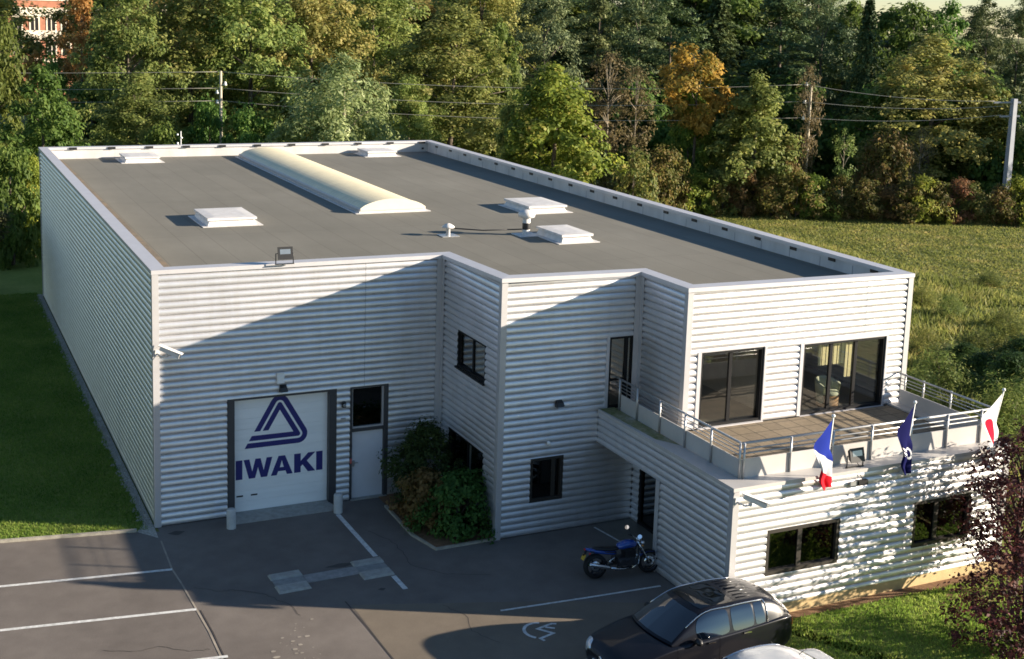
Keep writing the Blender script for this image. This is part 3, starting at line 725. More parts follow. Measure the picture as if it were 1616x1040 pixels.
# interior
mb = MB()
mb.box(a+.12,e-.15,-b+.12,-2.05,3.05,3.24,1); mb.box(c+.12,e-.15,-d+.12,-b+.12,3.05,3.24,1)
mb.box(a+.12,e-.15,-2.05,-1.95,0,6.45,0); mb.box(a+.12,e-.15,-b+.12,-1.95,6.30,6.34,0); mb.box(c+.12,e-.15,-d+.12,-b+.12,6.30,6.34,0)
mb.box(t+.12,tr-.15,-k+.15,-2.05,-.02,.012,1); mb.box(a+.12,t+.12,-b+.12,-2.05,-.02,.012,1)
mb.box(c+.12,c+.2,-k+.3,-6.5,0,3.0,0); mb.box(15.2,15.28,-k+.3,-6.5,0,3.0,0)
mb.box(15.2,15.28,-d+.3,-2.05,3.24,6.3,0)
part('interior', mb, [M['inner'], M['innerfloor']])
# desk seen through the ground floor window
# ------- terrace
mb = MB(); mb.box(t+.08,tr-.06,-k+.1,-d-.055,3.05,3.25); mb.box(t+.08,c-.055,-d-.055,-b-.055,3.05,3.25)
part('terrace_deck', mb, M['deck'])
mb = MB(); CW = .47
mb.box(t-.02,t+CW,-k-.02,-b-.05,3.21,3.30); mb.box(t+CW,tr-CW,-k-.02,-k+CW,3.21,3.30); mb.box(tr-CW,tr+.02,-k-.02,-d+.0,3.21,3.30)
tco = part('terrace_coping', mb, M['plate'])
mb = MB().add([(t+.12,-6.7,3.304),(t+CW,-7.3,3.304),(t+CW,-b-.06,3.304),(t+.02,-b-.06,3.304)], [(0,1,2,3)]); part('moss', mb, M['moss'], tco)
mb = MB(); rx = t+CW+.02; ry = -k+CW+.02; rr = tr-.13
mb.box(rx,rx+.025,ry,-b-.35,3.27,3.74); mb.box(rx,rr,ry-.025,ry,3.27,3.76); mb.box(rr-.025,rr,ry,-d-.1,3.30,3.70)
part('terrace_upstand', mb, M['plate'])
rail = MB()
for z, r in ((4.14,.028),(4.02,.012),(3.93,.012),(3.84,.012)):
    rail.tube([(rx+.01,-b-.05,z),(rx+.01,ry+.01,z)], r, 8); rail.tube([(rr-.02,ry+.01,z),(rr-.02,-d+.02,z)], r, 8)
for z, r in ((4.14,.030),(4.0,.017),(3.89,.017)):
    rail.tube([(rx+.01,ry-.012,z),(rr-.02,ry-.012,z)], r, 8)
rl = part('railing', rail, M['steel'])
pp = MB().cyl((0,0,0),(0,0,.87),.027,8).build('post', M['steel'], rl)
spots = [(rx-.03,-4.3),(rx-.03,-5.2),(rx-.03,-6.3),(rx-.03,-7.45),(rx-.03,-8.57),(rx-.03,-9.72),(rx+.06,ry-.05),(12.94,ry-.05),(14.18,ry-.05),(15.36,ry-.05),(16.6,ry-.05),(17.77,ry-.05),(18.9,ry-.05),(rr+.03,-9.6),(rr+.03,-8.2),(rr+.03,-7.2),(rr+.03,-6.5)]
for i, (x, y) in enumerate(spots):
    o = pp if i == 0 else pp.copy()
    if i: COL.objects.link(o); o.parent = rl
    o.location = (x, y, 3.29)

# ------- fixtures on the building (each a thing of its own)
def camera_fixture(p, dirx, lab):
    r = empty('security_camera', p, 0, lab, 'security camera', 'security cameras on the wall')
    m1 = MB(); m1.box(-.06,.06,-.03,.0,-.08,.08); m1.tube([(0,-.03,-.02),(.10,-.18,-.07),(.20,-.24,-.04)], .022, 8); m1.sphere((.20,-.24,-.02), .05, 10)
    m1.build('bracket', M['roofw'], r)
    m2 = MB(); A0 = Vector((.06,-.16,.17)); A1 = Vector((.50,-.42,-.03)); m2.bar(A0, A1, .13, .10); m2.bar(A0+Vector((-.03,.02,.075)), A1+Vector((.06,-.04,.065)), .16, .02)
    m2.build('housing', M['roofw'], r)
    dd = (A1-A0).normalized(); MB().cyl(A1, A1+dd*.012, .04, 12).build('lens', M['black'], r)
    MB().tube([(.02,-.03,-.06),(.08,-.10,-.12),(.16,-.16,-.05)], .008, 6).build('cable', M['black'], r)
    return r
camera_fixture((.10,-.015,4.78), 1, 'white security camera at the left corner above the garage door')
camera_fixture((11.14,-k-.015,3.0), 1, 'white security camera at the corner below the terrace railing')
def floodlight(p, tilt, rz, lab):
    r = empty('floodlight', p, rz, lab, 'floodlight', 'floodlights')
    m1 = MB(); Rm = Matrix.Rotation(tilt, 4, 'X'); C0 = Vector((0,0,.30))
    def tp(q): return C0 + Rm @ Vector(q)
    w, h = .21, .17
    m1.hexa([tp((-w,-.07,-h)),tp((w,-.07,-h)),tp((w*.7,.09,-h*.6)),tp((-w*.7,.09,-h*.6))], [tp((-w,-.07,h)),tp((w,-.07,h)),tp((w*.7,.09,h*.6)),tp((-w*.7,.09,h*.6))])
    m1.build('housing', M['black'], r)
    m2 = MB(); m2.hexa([tp((-w*.68,-.075,-h*.15)),tp((w*.68,-.075,-h*.15)),tp((w*.68,-.07,-h*.15)),tp((-w*.68,-.07,-h*.15))], [tp((-w*.68,-.075,h*.62)),tp((w*.68,-.075,h*.62)),tp((w*.68,-.07,h*.62)),tp((-w*.68,-.07,h*.62))])
    m2.build('lens', M['lens'], r)
    m3 = MB(); m3.tube([(-w-.03,0,0),(-w-.03,0,.30),(-w+.02,0,.30)], .014, 6); m3.tube([(w+.03,0,0),(w+.03,0,.30),(w-.02,0,.30)], .014, 6); m3.box(-w-.05,w+.05,-.03,.03,-.0,.02)
    m3.build('bracket', M['black'], r)
    return r
floodlight((3.45,-.16,6.966), math.radians(-12), 0, 'black floodlight standing on the roof edge above the garage door')
fl = floodlight((14.63,-10.05,3.302), math.radians(-15), 0, 'black floodlight on the terrace ledge between two flags')
MB().tube([(.05,-.02,.1),(.12,-.10,-.02),(.02,-.17,-.12),(.10,-.19,-.25)], .009, 6).build('cable', M['black'], fl)
def wall_lamp(p, lab):
    r = empty('wall_lamp', p, 0, lab, 'wall lamp', 'small lamps on the walls')
    m1 = MB(); m1.hexa([(-.11,-.16,-.07),(.11,-.16,-.07),(.11,0,-.10),(-.11,0,-.10)], [(-.09,-.12,.03),(.09,-.12,.03),(.09,0,.09),(-.09,0,.09)]); m1.build('housing', M['black'], r)
    MB().hexa([(-.09,-.165,-.085),(.09,-.165,-.085),(.09,-.03,-.115),(-.09,-.03,-.115)], [(-.09,-.161,-.075),(.09,-.161,-.075),(.09,-.03,-.10),(-.09,-.03,-.10)]).build('lens', M['lens'], r)
    return r
wall_lamp((3.46,-.0,3.50), 'small dark wall lamp just above the garage door')
wall_lamp((9.85,-b,3.58), 'small dark wall lamp in the middle of the shaded wall')
lb = MB(); lb.box(-.14,.14,-.10,0,-.06,.06); o = lb.build('wall_lamp', M['black'], None, (14.72,-k,2.98)); tag(o, 'small black box lamp below the terrace floodlight', 'wall lamp', 'small lamps on the walls')
MB().box(-.36,-.16,-.07,-.02,-.05,.05).build('arm', M['steel'], o)
o = MB().box(-.10,.10,-.09,0,-.15,.15).build('alarm_box', M['white'], None, (3.38,.0,3.80)); tag(o, 'white alarm box on the wall above the garage door', 'alarm box')
MB().box(-.085,.085,-.095,-.09,-.13,-.06).build('lens', M['shutter'], o)
o = MB().sphere((0,-.05,0), .06, 10).build('motion_sensor', M['white'], None, (9.57,-b,2.52)); tag(o, 'tiny white motion sensor above the small ground floor window', 'sensor')
MB().box(-.03,.03,-.03,0,-.04,.04).build('base', M['white'], o)
o = MB().box(-.05,.05,-.09,0,-.08,.08).build('door_bell', M['black'], None, (5.19,.0,2.86)); tag(o, 'small dark bell fitting between the garage door and the grey door', 'bell')
MB().cyl((0,-.09,.0),(0,-.13,-.02),.04,10).build('horn', M['steel'], o)
o = MB().box(-.06,.06,-.05,0,-.04,.04).build('door_bell', M['steel'], None, (5.19,.0,2.42)); tag(o, 'small grey box fitting below the dark bell between the doors', 'switch')
# bollards
for x, y, lab in ((1.86,-.72,'white concrete bollard at the left side of the garage door'),(4.84,-.70,'white concrete bollard between the garage door and the grey door')):
    m1 = MB(); m1.lathe((0,0,0), [(.125,-.05),(.125,.50),(.11,.53),(0,.535)], 20)
    o = m1.build('bollard', mat('bollard_concrete', (.50,.50,.49), rough=.85, var=.15, scale=4), None, (x, y, 0)); tag(o, lab, 'bollard', 'bollards beside the garage door')
# drain with its two concrete aprons
dr = empty('drain_channel', (3.4,-4.4,0), 0, 'concrete drain channel with a pale slab at each end set in the asphalt', 'drain')
mb = MB(); mb.hexa([(-.60,-.235,0),(.84,-.20,0),(.84,.23,0),(-.60,.21,0)], [(-.60,-.235,.012),(.84,-.20,.012),(.84,.23,.012),(-.60,.21,.012)])
mb.build('channel', mat('channel_concrete', (.27,.26,.25), rough=.9, var=.25, scale=5), dr)
for x0, lab in ((-1.40, 'left'), (.72, 'right')):
    s = MB()
    for y0, y1, zz in ((.18,.50,.05),(-.14,.165,.03),(-.58,-.155,.05)):
        if zz == .03: s.hexa([(x0+.02,y0,0),(x0+.79,y0,0),(x0+.78,y1,0),(x0+.02,y1,0)], [(x0+.02,y0,.018),(x0+.79,y0,.018),(x0+.78,y1,.018),(x0+.02,y1,.018)], 1)
        else: s.hexa([(x0,y0,0),(x0+.81,y0+.03,0),(x0+.80,y1+.03,0),(x0-.01,y1,0)], [(x0+.03,y0+.05,zz),(x0+.78,y0+.06,zz),(x0+.77,y1-.03,zz),(x0+.02,y1-.05,zz)], 0)
    s.build('slab', [M['concrete'], mat('slab_grey', (.25,.25,.24), rough=.9, var=.2, scale=6)], dr)

# ------- flags
def flag(p0, p1, Lf, cloth_mat, lab, fold, outline, drop=0):
    r = empty('flag', p0, 0, lab, 'flag', 'flags along the terrace front')
    q = Vector(p1)-Vector(p0)
    MB().cyl((0,0,0), q, .018, 8).build('pole', M['white'], r)
    MB().sphere(q+Vector((0,0,.03)), .045, 10).build('finial', M['white'], r)
    bk = MB(); bk.box(-.05,.05,-.05,.09,-.04,.14); bk.build('bracket', M['steel'], r)
    nu, nv = 36, 16; V = []; F = []; UV = []
    top, bot = outline      # curves in (x, y, z) from the hoist outwards
    def ev(c_, u):
        x = u*(len(c_)-1); i = min(int(x), len(c_)-2); f_ = x-i
        P0 = Vector(c_[max(i-1,0)]); P1 = Vector(c_[i]); P2 = Vector(c_[i+1]); P3 = Vector(c_[min(i+2,len(c_)-1)])
        return .5*((2*P1)+(P2-P0)*f_+(2*P0-5*P1+4*P2-P3)*f_*f_+(3*P1-P0-3*P2+P3)*f_**3)
    for j in range(nv+1):
        for i in range(nu+1):
            u = i/nu; v = j/nv
            P = ev(top,u)*(1-v) + ev(bot,u)*v
            P.y += fold*u*math.sin(v*9.+u*3.)*(.4+.6*u); P.x += .6*fold*u*math.sin(v*13.+u*2.)
            V.append(tuple(P)); UV.append((u, 1-v))
    for j in range(nv):
        for i in range(nu): F.append((j*(nu+1)+i, j*(nu+1)+i+1, (j+1)*(nu+1)+i+1, (j+1)*(nu+1)+i))
    o = MB().add(V, F, 0, True).build('cloth', cloth_mat, r)
    uvl = o.data.uv_layers.new(name='UVMap')
    for lp in o.data.loops: uvl.data[lp.index].uv = UV[lp.vertex_index]
    return r
def cloth_base(name):
    m = bpy.data.materials.new(name); nt, N, L, bs = nodes_of(m)
    bs.inputs['Roughness'].default_value = .9; bs.inputs['Specular IOR Level'].default_value = .05
    tc = N.new('ShaderNodeTexCoord'); sp = N.new('ShaderNodeSeparateXYZ'); L.new(tc.outputs['UV'], sp.inputs[0])
    def mth(op, x, y=None, z=None):
        q = N.new('ShaderNodeMath'); q.operation = op
        for i_, val in enumerate((x, y, z)):
            if val is None: continue
            if isinstance(val, (int, float)): q.inputs[i_].default_value = val
            else: L.new(val, q.inputs[i_])
        return q.outputs[0]
    def mixc(f_, c0, c1):
        q = N.new('ShaderNodeMix'); q.data_type = 'RGBA'; L.new(f_, q.inputs['Factor'])
        for key, cc in (('A', c0), ('B', c1)):
            if isinstance(cc, tuple): q.inputs[key].default_value = cc + (1,)
            else: L.new(cc, q.inputs[key])
        return q.outputs['Result']
    return m, sp.outputs['X'], sp.outputs['Y'], mth, mixc, L, bs
m, U, Vv, mth, mixc, L_, bs = cloth_base('french_cloth')
c1_ = mixc(mth('GREATER_THAN', U, .38), (.016,.03,.23), (.62,.62,.64)); c2_ = mixc(mth('GREATER_THAN', U, .68), c1_, (.60,.018,.03)); L_.new(c2_, bs.inputs['Base Color']); FR = m
m, U, Vv, mth, mixc, L_, bs = cloth_base('navy_cloth')
du = mth('SUBTRACT', U, .52); dv_ = mth('SUBTRACT', Vv, .18); rr_ = mth('SQRT', mth('ADD', mth('MULTIPLY', du, du), mth('MULTIPLY', mth('MULTIPLY', dv_, dv_), .35)))
ringf = mth('MULTIPLY', mth('GREATER_THAN', rr_, .065), mth('LESS_THAN', rr_, .105))
st = mth('FRACT', mth('MULTIPLY', mth('ADD', U, mth('MULTIPLY', Vv, .12)), 14.))
bars = mth('MULTIPLY', mth('MULTIPLY', mth('GREATER_THAN', Vv, .48), mth('LESS_THAN', Vv, .78)), mth('MULTIPLY', mth('LESS_THAN', st, .55), mth('MULTIPLY', mth('GREATER_THAN', U, .50), mth('LESS_THAN', U, .64))))
L_.new(mixc(mth('MAXIMUM', ringf, bars), (.006,.007,.055), (.70,.70,.72)), bs.inputs['Base Color']); NV = m
m, U, Vv, mth, mixc, L_, bs = cloth_base('white_disc_cloth')
du = mth('MULTIPLY', mth('SUBTRACT', U, .46), 1.4); dv_ = mth('SUBTRACT', Vv, .52); rr_ = mth('SQRT', mth('ADD', mth('MULTIPLY', du, du), mth('MULTIPLY', dv_, dv_)))
L_.new(mixc(mth('LESS_THAN', rr_, .31), (.70,.70,.72), (.62,.012,.035)), bs.inputs['Base Color']); JP = m
def drape(q, w, h):
    q = Vector(q); hb = q*.52
    top = [tuple(q*.98), (q.x-.30*w, q.y-.02, q.z-.36*h), (q.x-.52*w, q.y-.02, q.z-.62*h), (q.x-.40*w, q.y-.04, q.z-.95*h), (q.x-.26*w, q.y-.02, q.z-1.22*h), (q.x-.30*w, q.y, q.z-1.48*h), (q.x-.16*w, q.y, q.z-1.74*h)]
    bot = [tuple(hb), (hb.x+.05*w, hb.y-.02, hb.z-.06*h), (hb.x+.06*w, hb.y-.06, hb.z-.20*h), (hb.x+.05*w, hb.y-.05, hb.z-.40*h), (hb.x+.06*w, hb.y-.03, hb.z-.62*h), (hb.x+.06*w, hb.y-.02, hb.z-.76*h), (hb.x+.07*w, hb.y, hb.z-.86*h)]
    return top, bot
for p0, p1, m_, lab, w_, h_ in (((13.58,-k-.06,3.05),(13.42,-k-.38,4.83),FR,'blue white and red tricolour flag left of the terrace floodlight',1.0,1.0),
                       ((15.95,-k-.06,3.05),(15.84,-k-.38,4.90),NV,'navy blue flag with white marks on the middle of the terrace front',.95,1.02),
                       ((18.62,-k-.06,3.05),(18.68,-k-.38,4.92),JP,'white flag with a red disc at the right end of the terrace',1.3,.98)):
    q = Vector(p1)-Vector(p0)
    flag(p0, p1, 1, m_, lab, .03 if m_ is JP else .07, drape(q, w_, h_))

# armchair inside the terrace room
ch = empty('armchair', (17.35,-5.75,3.245), math.radians(10), 'wicker tub chair with pale cushion behind the wide terrace window', 'chair')
mb = MB(); mb.lathe((0,0,0), [(.30,.0),(.31,.34),(.0,.35)], 20); mb.build('seat', M['wicker'], ch)
mb = MB(); n = 22
V = []; F = []
for i in range(n+1):
    q = math.radians(-20+220*i/n); hgt = .62+.16*math.sin(math.radians(180*i/n))
    for r_, z_ in ((.30,.1),(.36,.5),(.38,hgt),(.30,hgt),(.28,.4)): V.append((r_*math.cos(q), r_*math.sin(q), z_))
for i in range(n):
    for j in range(4): F.append((i*5+j,(i+1)*5+j,(i+1)*5+j+1,i*5+j+1))
mb.add(V, F, 0, True); mb.build('backrest', M['cushion'], ch)
mb = MB(); mb.lathe((0,-.02,.35), [(.0,-.0),(.27,.0),(.28,.05),(.25,.10),(0,.11)], 20); mb.build('cushion', M['cushion'], ch)

# ------------------------------------------------------------------ vegetation
RNG = np.random.default_rng(11)
def leaf_quads(pos, nrm, size, aspect=.6, bend=0.):
    N = len(pos); r = RNG.normal(size=(N,3)); nrm = nrm/np.linalg.norm(nrm,axis=1,keepdims=True)
    tv = np.cross(nrm, r); tv /= np.linalg.norm(tv,axis=1,keepdims=True)+1e-9; bv = np.cross(nrm, tv)
    s = (size*(.6+.8*RNG.random(N)))[:,None]
    V = np.empty((N,4,3)); V[:,0] = pos-tv*s*.5; V[:,1] = pos+bv*s*aspect*.5; V[:,2] = pos+tv*s*.5; V[:,3] = pos-bv*s*aspect*.5
    return V.reshape(-1,3)
def unit(n):
    v = RNG.normal(size=(n,3)); return v/np.linalg.norm(v,axis=1,keepdims=True)

def crown_cloud(H, W, base, K, per, rc, leaf, shape='round', flat=.6, asp=.6, lean=.0):
    """leaf clumps spread through the crown; returns leaf quads and clump centres"""
    cs = []; tries = 0
    while len(cs) < K and tries < 40000:
        tries += 1
        h = RNG.random(); th = RNG.random()*2*math.pi
        if shape == 'round': rad = math.sqrt(max(0, 1-(2*h-1)**2))
        elif shape == 'dome': rad = math.sqrt(max(0, 1-h**2.2))*(.80+.20*min(1,h*5))
        elif shape == 'cone': rad = (1-h)**.75*(.75+.25*min(1,h*8))
        elif shape == 'cone2': rad = (1-h**1.6)**.8*(.8+.2*min(1,h*8))
        elif shape == 'egg': rad = math.sin(math.pi*min(1,h**.75))**.7
        elif shape == 'vase': rad = (.35+.65*h)*math.sqrt(max(0,1-max(0,(h-.6)/.4)**2.2))
        else: rad = 1
        rad *= 1+.22*math.sin(3*th+h*5+lean)+.14*math.sin(5*th-h*7)
        f = RNG.random()**.38
        if RNG.random() > .25+rad: continue
        cs.append((f*rad*W/2*math.cos(th), f*rad*W/2*math.sin(th), base+(H-base)*h))
    cs = np.array(cs); K = len(cs)
    rr = rc*(.55+.9*RNG.random(K))
    idx = np.repeat(np.arange(K), per)
    dv = unit(len(idx)); f = RNG.random(len(idx))**.5
    pos = cs[idx] + dv*(f*rr[idx])[:,None]*np.array([1,1,flat])
    ax = cs[idx].copy(); ax[:,2] -= base+(H-base)*.35; ax /= np.linalg.norm(ax,axis=1,keepdims=True)+1e-9
    nr = dv*.7+ax*.5+np.array([0,0,.55])+unit(len(idx))*.75
    return leaf_quads(pos, nr, np.full(len(idx), leaf), asp), cs
def trunk_mesh(name, H, r, cs, m, nl=9, base=.35, lean=0.):
    mb = MB(); top = Vector((lean, 0, H*.8))
    pts = [Vector((0,0,-.1)), Vector((lean*.15+.03,.02,H*.2)), Vector((lean*.45-.03,.04,H*.5)), top]
    mb.tube(pts, [r*1.25, r, r*.65, r*.18], 8)
    order = list(range(len(cs))); RNG.shuffle(order)
    for i in order[:nl]:
        q = Vector(cs[i]); h0 = min(H*.7, max(H*base*.6, q.z-.35*math.hypot(q.x,q.y)-.5)); f = h0/(H*.8)
        p = Vector((lean*f, .03, h0)); md = (p+q)/2+Vector((0,0,.1*(q-p).length))
        mb.tube([p, md, q], [r*.45, r*.26, r*.06], 5)
    o = mb.build(name, m); me = o.data; bpy.data.objects.remove(o); return me
PROTO = {}
def proto(key, H, W, base, K, per, rc, leaf, shape, lm, bark='bark', nl=9, flat=.6, asp=.6, tr_=.2, lean=0.):
    V, cs = crown_cloud(H, W, base, K, per, rc, leaf, shape, flat, asp, lean)
    PROTO[key] = (np_mesh('crown', V, 4, LM[lm]), trunk_mesh('trunk', H, tr_, cs, M[bark], nl, max(.1, base/H), lean*.2), H, W)
def conifer(key, H, W, base, lm, nw=30, nb=11, per=52, droop=.35, leaf=.40):
    P = []; Nn = []
    mb = MB(); mb.tube([(0,0,-.1),(0,0,H*.5),(0,0,H*.98)], [.28,.17,.03], 8)
    for w_ in range(nw):
        h = w_/(nw-1); z = base+(H-base)*h**.95; R = W/2*(1-h**1.5)**.8*(.75+.5*RNG.random())+.15
        for q in range(nb):
            th = 2*math.pi*(q+RNG.random()*.8)/nb+w_*.7; L = R*(.65+.5*RNG.random())
            s = RNG.random(per)**.7
            x = s*L; wd = (1-s*.75)*L*.28
            off = RNG.normal(size=per)*wd*.55
            pz_ = z - droop*L*s**1.5 + RNG.normal(size=per)*.10 + .22*L*s*(h>.8)
            P.append(np.stack([x*math.cos(th)-off*math.sin(th), x*math.sin(th)+off*math.cos(th), pz_],1))
            Nn.append(np.tile([math.cos(th)*.35,math.sin(th)*.35,.8],(per,1))+unit(per)*.6)
        if w_ % 3 == 0 and L > .6: mb.tube([(0,0,z),(L*.7*math.cos(th),L*.7*math.sin(th),z-droop*L*.5)], [.05,.015], 4)
    P = np.concatenate(P); Nn = np.concatenate(Nn)
    V = leaf_quads(P, Nn, np.full(len(P), leaf), .42)
    o = mb.build('trunk', M['bark']); me = o.data; bpy.data.objects.remove(o)
    PROTO[key] = (np_mesh('crown', V, 4, LM[lm]), me, H, W)

for i in range(3): proto(f'locust{i}', 16, 9.5, 1.6, 190, 130, .95, .29, 'egg', 'olive', nl=14, flat=.72, tr_=.22, lean=i*1.3)
for i in range(2): proto(f'rust{i}', 16, 9.5, 1.8, 180, 125, .95, .29, 'egg', 'rust', nl=14, flat=.72, tr_=.2, lean=i*2.)
proto('willow', 10, 9.2, .6, 150, 120, .95, .36, 'dome', 'silver', nl=16, flat=1.0, asp=.34, bark='palebark', tr_=.22)
proto('maple', 10.5, 8.6, .5, 150, 105, .85, .33, 'cone', 'bright', nl=10, flat=.65)
proto('maple1', 10.5, 8.6, .5, 170, 115, .85, .31, 'cone2', 'bright', nl=10, flat=.65, lean=2.)
proto('orange', 11, 5.4, 5.2, 75, 95, .72, .30, 'round', 'orange', nl=8, flat=.7, tr_=.13)
proto('gold', 12, 6, 1.5, 90, 85, .8, .32, 'egg', 'gold', nl=8, flat=.6, lean=.6)
proto('ochre', 10, 7.2, .4, 160, 110, .75, .28, 'cone2', 'olive', nl=8, flat=.7, lean=.5)
proto('ovoid', 10, 7.2, .4, 140, 110, .8, .30, 'egg', 'green', nl=8, flat=.65)
proto('ovoid1', 10, 7.2, 1.2, 130, 110, .85, .30, 'round', 'green', nl=8, flat=.6, lean=1.)
proto('bare', 10, 6, 2.5, 75, 40, .7, .22, 'vase', 'brown', nl=40, flat=.7, tr_=.10, bark='palebark')
proto('sapling', 6.5, 2.6, 2.6, 26, 42, .45, .20, 'egg', 'olive', nl=14, flat=.7, tr_=.06, bark='palebark')
proto('fir0', 18, 9, 1.0, 190, 120, .95, .36, 'cone', 'fir', nl=6, flat=.38, asp=.34, tr_=.25, lean=.7)
proto('fir1', 18, 8.5, 1.5, 170, 120, 1.0, .36, 'egg', 'fir', nl=6, flat=.40, asp=.34, tr_=.25, lean=2.2)
conifer('spruce', 18, 7.5, 1.2, 'fir', nw=34, nb=10, droop=.45)
proto('pine0', 16, 9, 3.0, 120, 130, 1.15, .34, 'egg', 'pine', nl=12, flat=.5, asp=.32, tr_=.22, lean=1.6)
for i in range(3):
    proto(f'hedge{i}', 2.7, 3.2, .05, 70, 62, .42, .19, 'dome', ('hedge','hedgered','bright')[i], nl=10, flat=.8, asp=.55, tr_=.05, lean=i)
proto('under', 4.5, 5.5, .1, 90, 80, .7, .28, 'dome', 'green', nl=8, flat=.7)
proto('under1', 4.5, 5.5, .1, 90, 80, .7, .28, 'dome', 'hedge', nl=12, flat=.8)

def plant(key, loc, H, W, label, cat='tree', name='tree', group=None, rz=None):
    cm, tm, H0, W0 = PROTO[key]
    r = empty(name, loc, rnd.random()*6.28 if rz is None else rz, label, cat, group)
    for nm, me in (('crown', cm), ('trunk', tm)):
        o = bpy.data.objects.new(nm, me); COL.objects.link(o); o.parent = r; o.scale = (W/W0, W/W0, H/H0)
    return r
def tree(key, px, D, top, wpx, label, group='trees of the wood behind the building', name='tree', cat='tree'):
    p = bearing(px, D); H = height_at(px, top, D); W = wpx*D/2000.
    return plant(key, p, H, W, label, cat, name, group)

# front row, left to right (photograph column, distance, top row, width in photograph pixels)
tree('ovoid', 62, 78, 112, 135, 'dark green round tree at the left edge, lower half behind the building corner', name='broadleaf_tree')
tree('ovoid1', -18, 84, 20, 100, 'tall green tree cut by the left edge of the photo', name='broadleaf_tree')
tree('under', 8, 70, 236, 90, 'bushy green shrub on the lawn behind the left corner of the building', 'shrubs at the back of the left lawn', 'shrub', 'shrub')
tree('maple1', 44, 72, 246, 80, 'yellow green shrub touching the back left corner of the building', 'shrubs at the back of the left lawn', 'shrub', 'shrub')
tree('orange', 45, 112, 82, 58, 'small orange tree below the distant brick house', name='autumn_tree')
tree('gold', 128, 128, -25, 62, 'golden yellow tree right beside the brick house', name='autumn_tree')
tree('under', 78, 104, 95, 60, 'dark low tree below the brick house, right of the small orange tree', name='broadleaf_tree')
tree('locust0', 200, 104, -40, 150, 'olive leaved tree, first large one right of the golden tree', name='locust_tree')
tree('locust1', 215, 92, 118, 150, 'low spreading olive tree above the back left of the roof', name='locust_tree')
tree('locust2', 300, 108, -60, 185, 'tall olive tree left of the wooden pole', name='locust_tree')
tree('rust0', 260, 122, -60, 170, 'tall rusty olive tree in the second row above the left roof hatch', name='locust_tree')
tree('locust0', 395, 106, -55, 190, 'tall olive tree right of the wooden pole', name='locust_tree')
tree('under', 390, 90, 172, 90, 'low green bush between the wooden pole and the silver tree', 'low bushes behind the roof edge', 'shrub', 'shrub')
tree('under', 330, 93, 165, 80, 'low green bush just left of the wooden pole', 'low bushes behind the roof edge', 'shrub', 'shrub')
tree('under', 255, 88, 200, 90, 'low green bush above the white mast at the back of the roof', 'low bushes behind the roof edge', 'shrub', 'shrub')
tree('willow', 545, 88, 97, 200, 'round silver green tree behind the middle of the back parapet', name='willow_tree')
tree('rust1', 490, 114, -70, 190, 'tall rusty olive tree behind the silver tree, left side', name='locust_tree')
tree('locust1', 590, 120, -60, 190, 'tall olive tree behind the silver tree, right side', name='locust_tree')
tree('locust2', 712, 104, 15, 215, 'broad olive tree with visible limbs above the back right roof corner', name='locust_tree')
tree('locust0', 648, 98, 120, 110, 'smaller olive tree between the silver tree and the broad olive tree', name='locust_tree')
tree('ovoid1', 790, 110, 40, 70, 'green tree at the right flank of the broad olive tree', name='broadleaf_tree')
tree('rust0', 760, 128, -50, 170, 'rusty brown tree topping the broad olive tree', name='locust_tree')
tree('maple1', 880, 86, 103, 205, 'bright yellow green pointed tree above the right parapet', name='maple_tree')
tree('ochre', 812, 88, 150, 75, 'reddish brown small tree left of the bright yellow green tree', name='autumn_tree')
tree('bare', 965, 98, 88, 110, 'thin half bare brown tree right of the bright yellow green tree', name='bare_tree')
tree('bare', 1010, 102, 110, 90, 'half bare brown tree left of the orange topped tree', name='bare_tree')
tree('orange', 1106, 95, 72, 112, 'orange topped tree over the hedge, left of the ochre cone shaped tree', name='autumn_tree')
tree('maple1', 1098, 96, 130, 95, 'green lower tree under the orange crown', name='maple_tree')
tree('ochre', 1203, 94, 120, 155, 'big ochre green cone shaped tree behind the hedge', name='autumn_tree')
tree('ovoid', 1180, 96, 172, 125, 'green round tree partly behind the ochre cone shaped tree', name='broadleaf_tree')
tree('hedge0', 1012, 82, 244, 85, 'yellow leaved bush beside the parapet at the left end of the hedge', 'low bushes behind the roof edge', 'shrub', 'shrub')
tree('sapling', 1348, 95, 196, 42, 'slender pale stemmed sapling right of the thin pole', name='sapling')
tree('bare', 1285, 97, 110, 60, 'thin sparse tree beside the thin pole', name='bare_tree')
tree('bare', 1470, 101, 205, 70, 'dull brown thin tree in the shade, middle of the dark gap', name='bare_tree')
tree('under1', 1415, 99, 215, 90, 'dull brown bush in the shade behind the hedge', 'bushes behind the meadow hedge', 'shrub', 'shrub')
tree('under1', 1255, 94, 235, 60, 'brownish bush at the foot of the thin pole', 'bushes behind the meadow hedge', 'shrub', 'shrub')
tree('under1', 1060, 90, 238, 85, 'brown bush below the half bare trees', 'bushes behind the meadow hedge', 'shrub', 'shrub')
tree('rust1', 1480, 112, 62, 210, 'broad rusty olive crown on the right over the dark gap', name='locust_tree')
tree('locust2', 1555, 116, 120, 120, 'olive tree at the right, beside the grey pole', name='locust_tree')
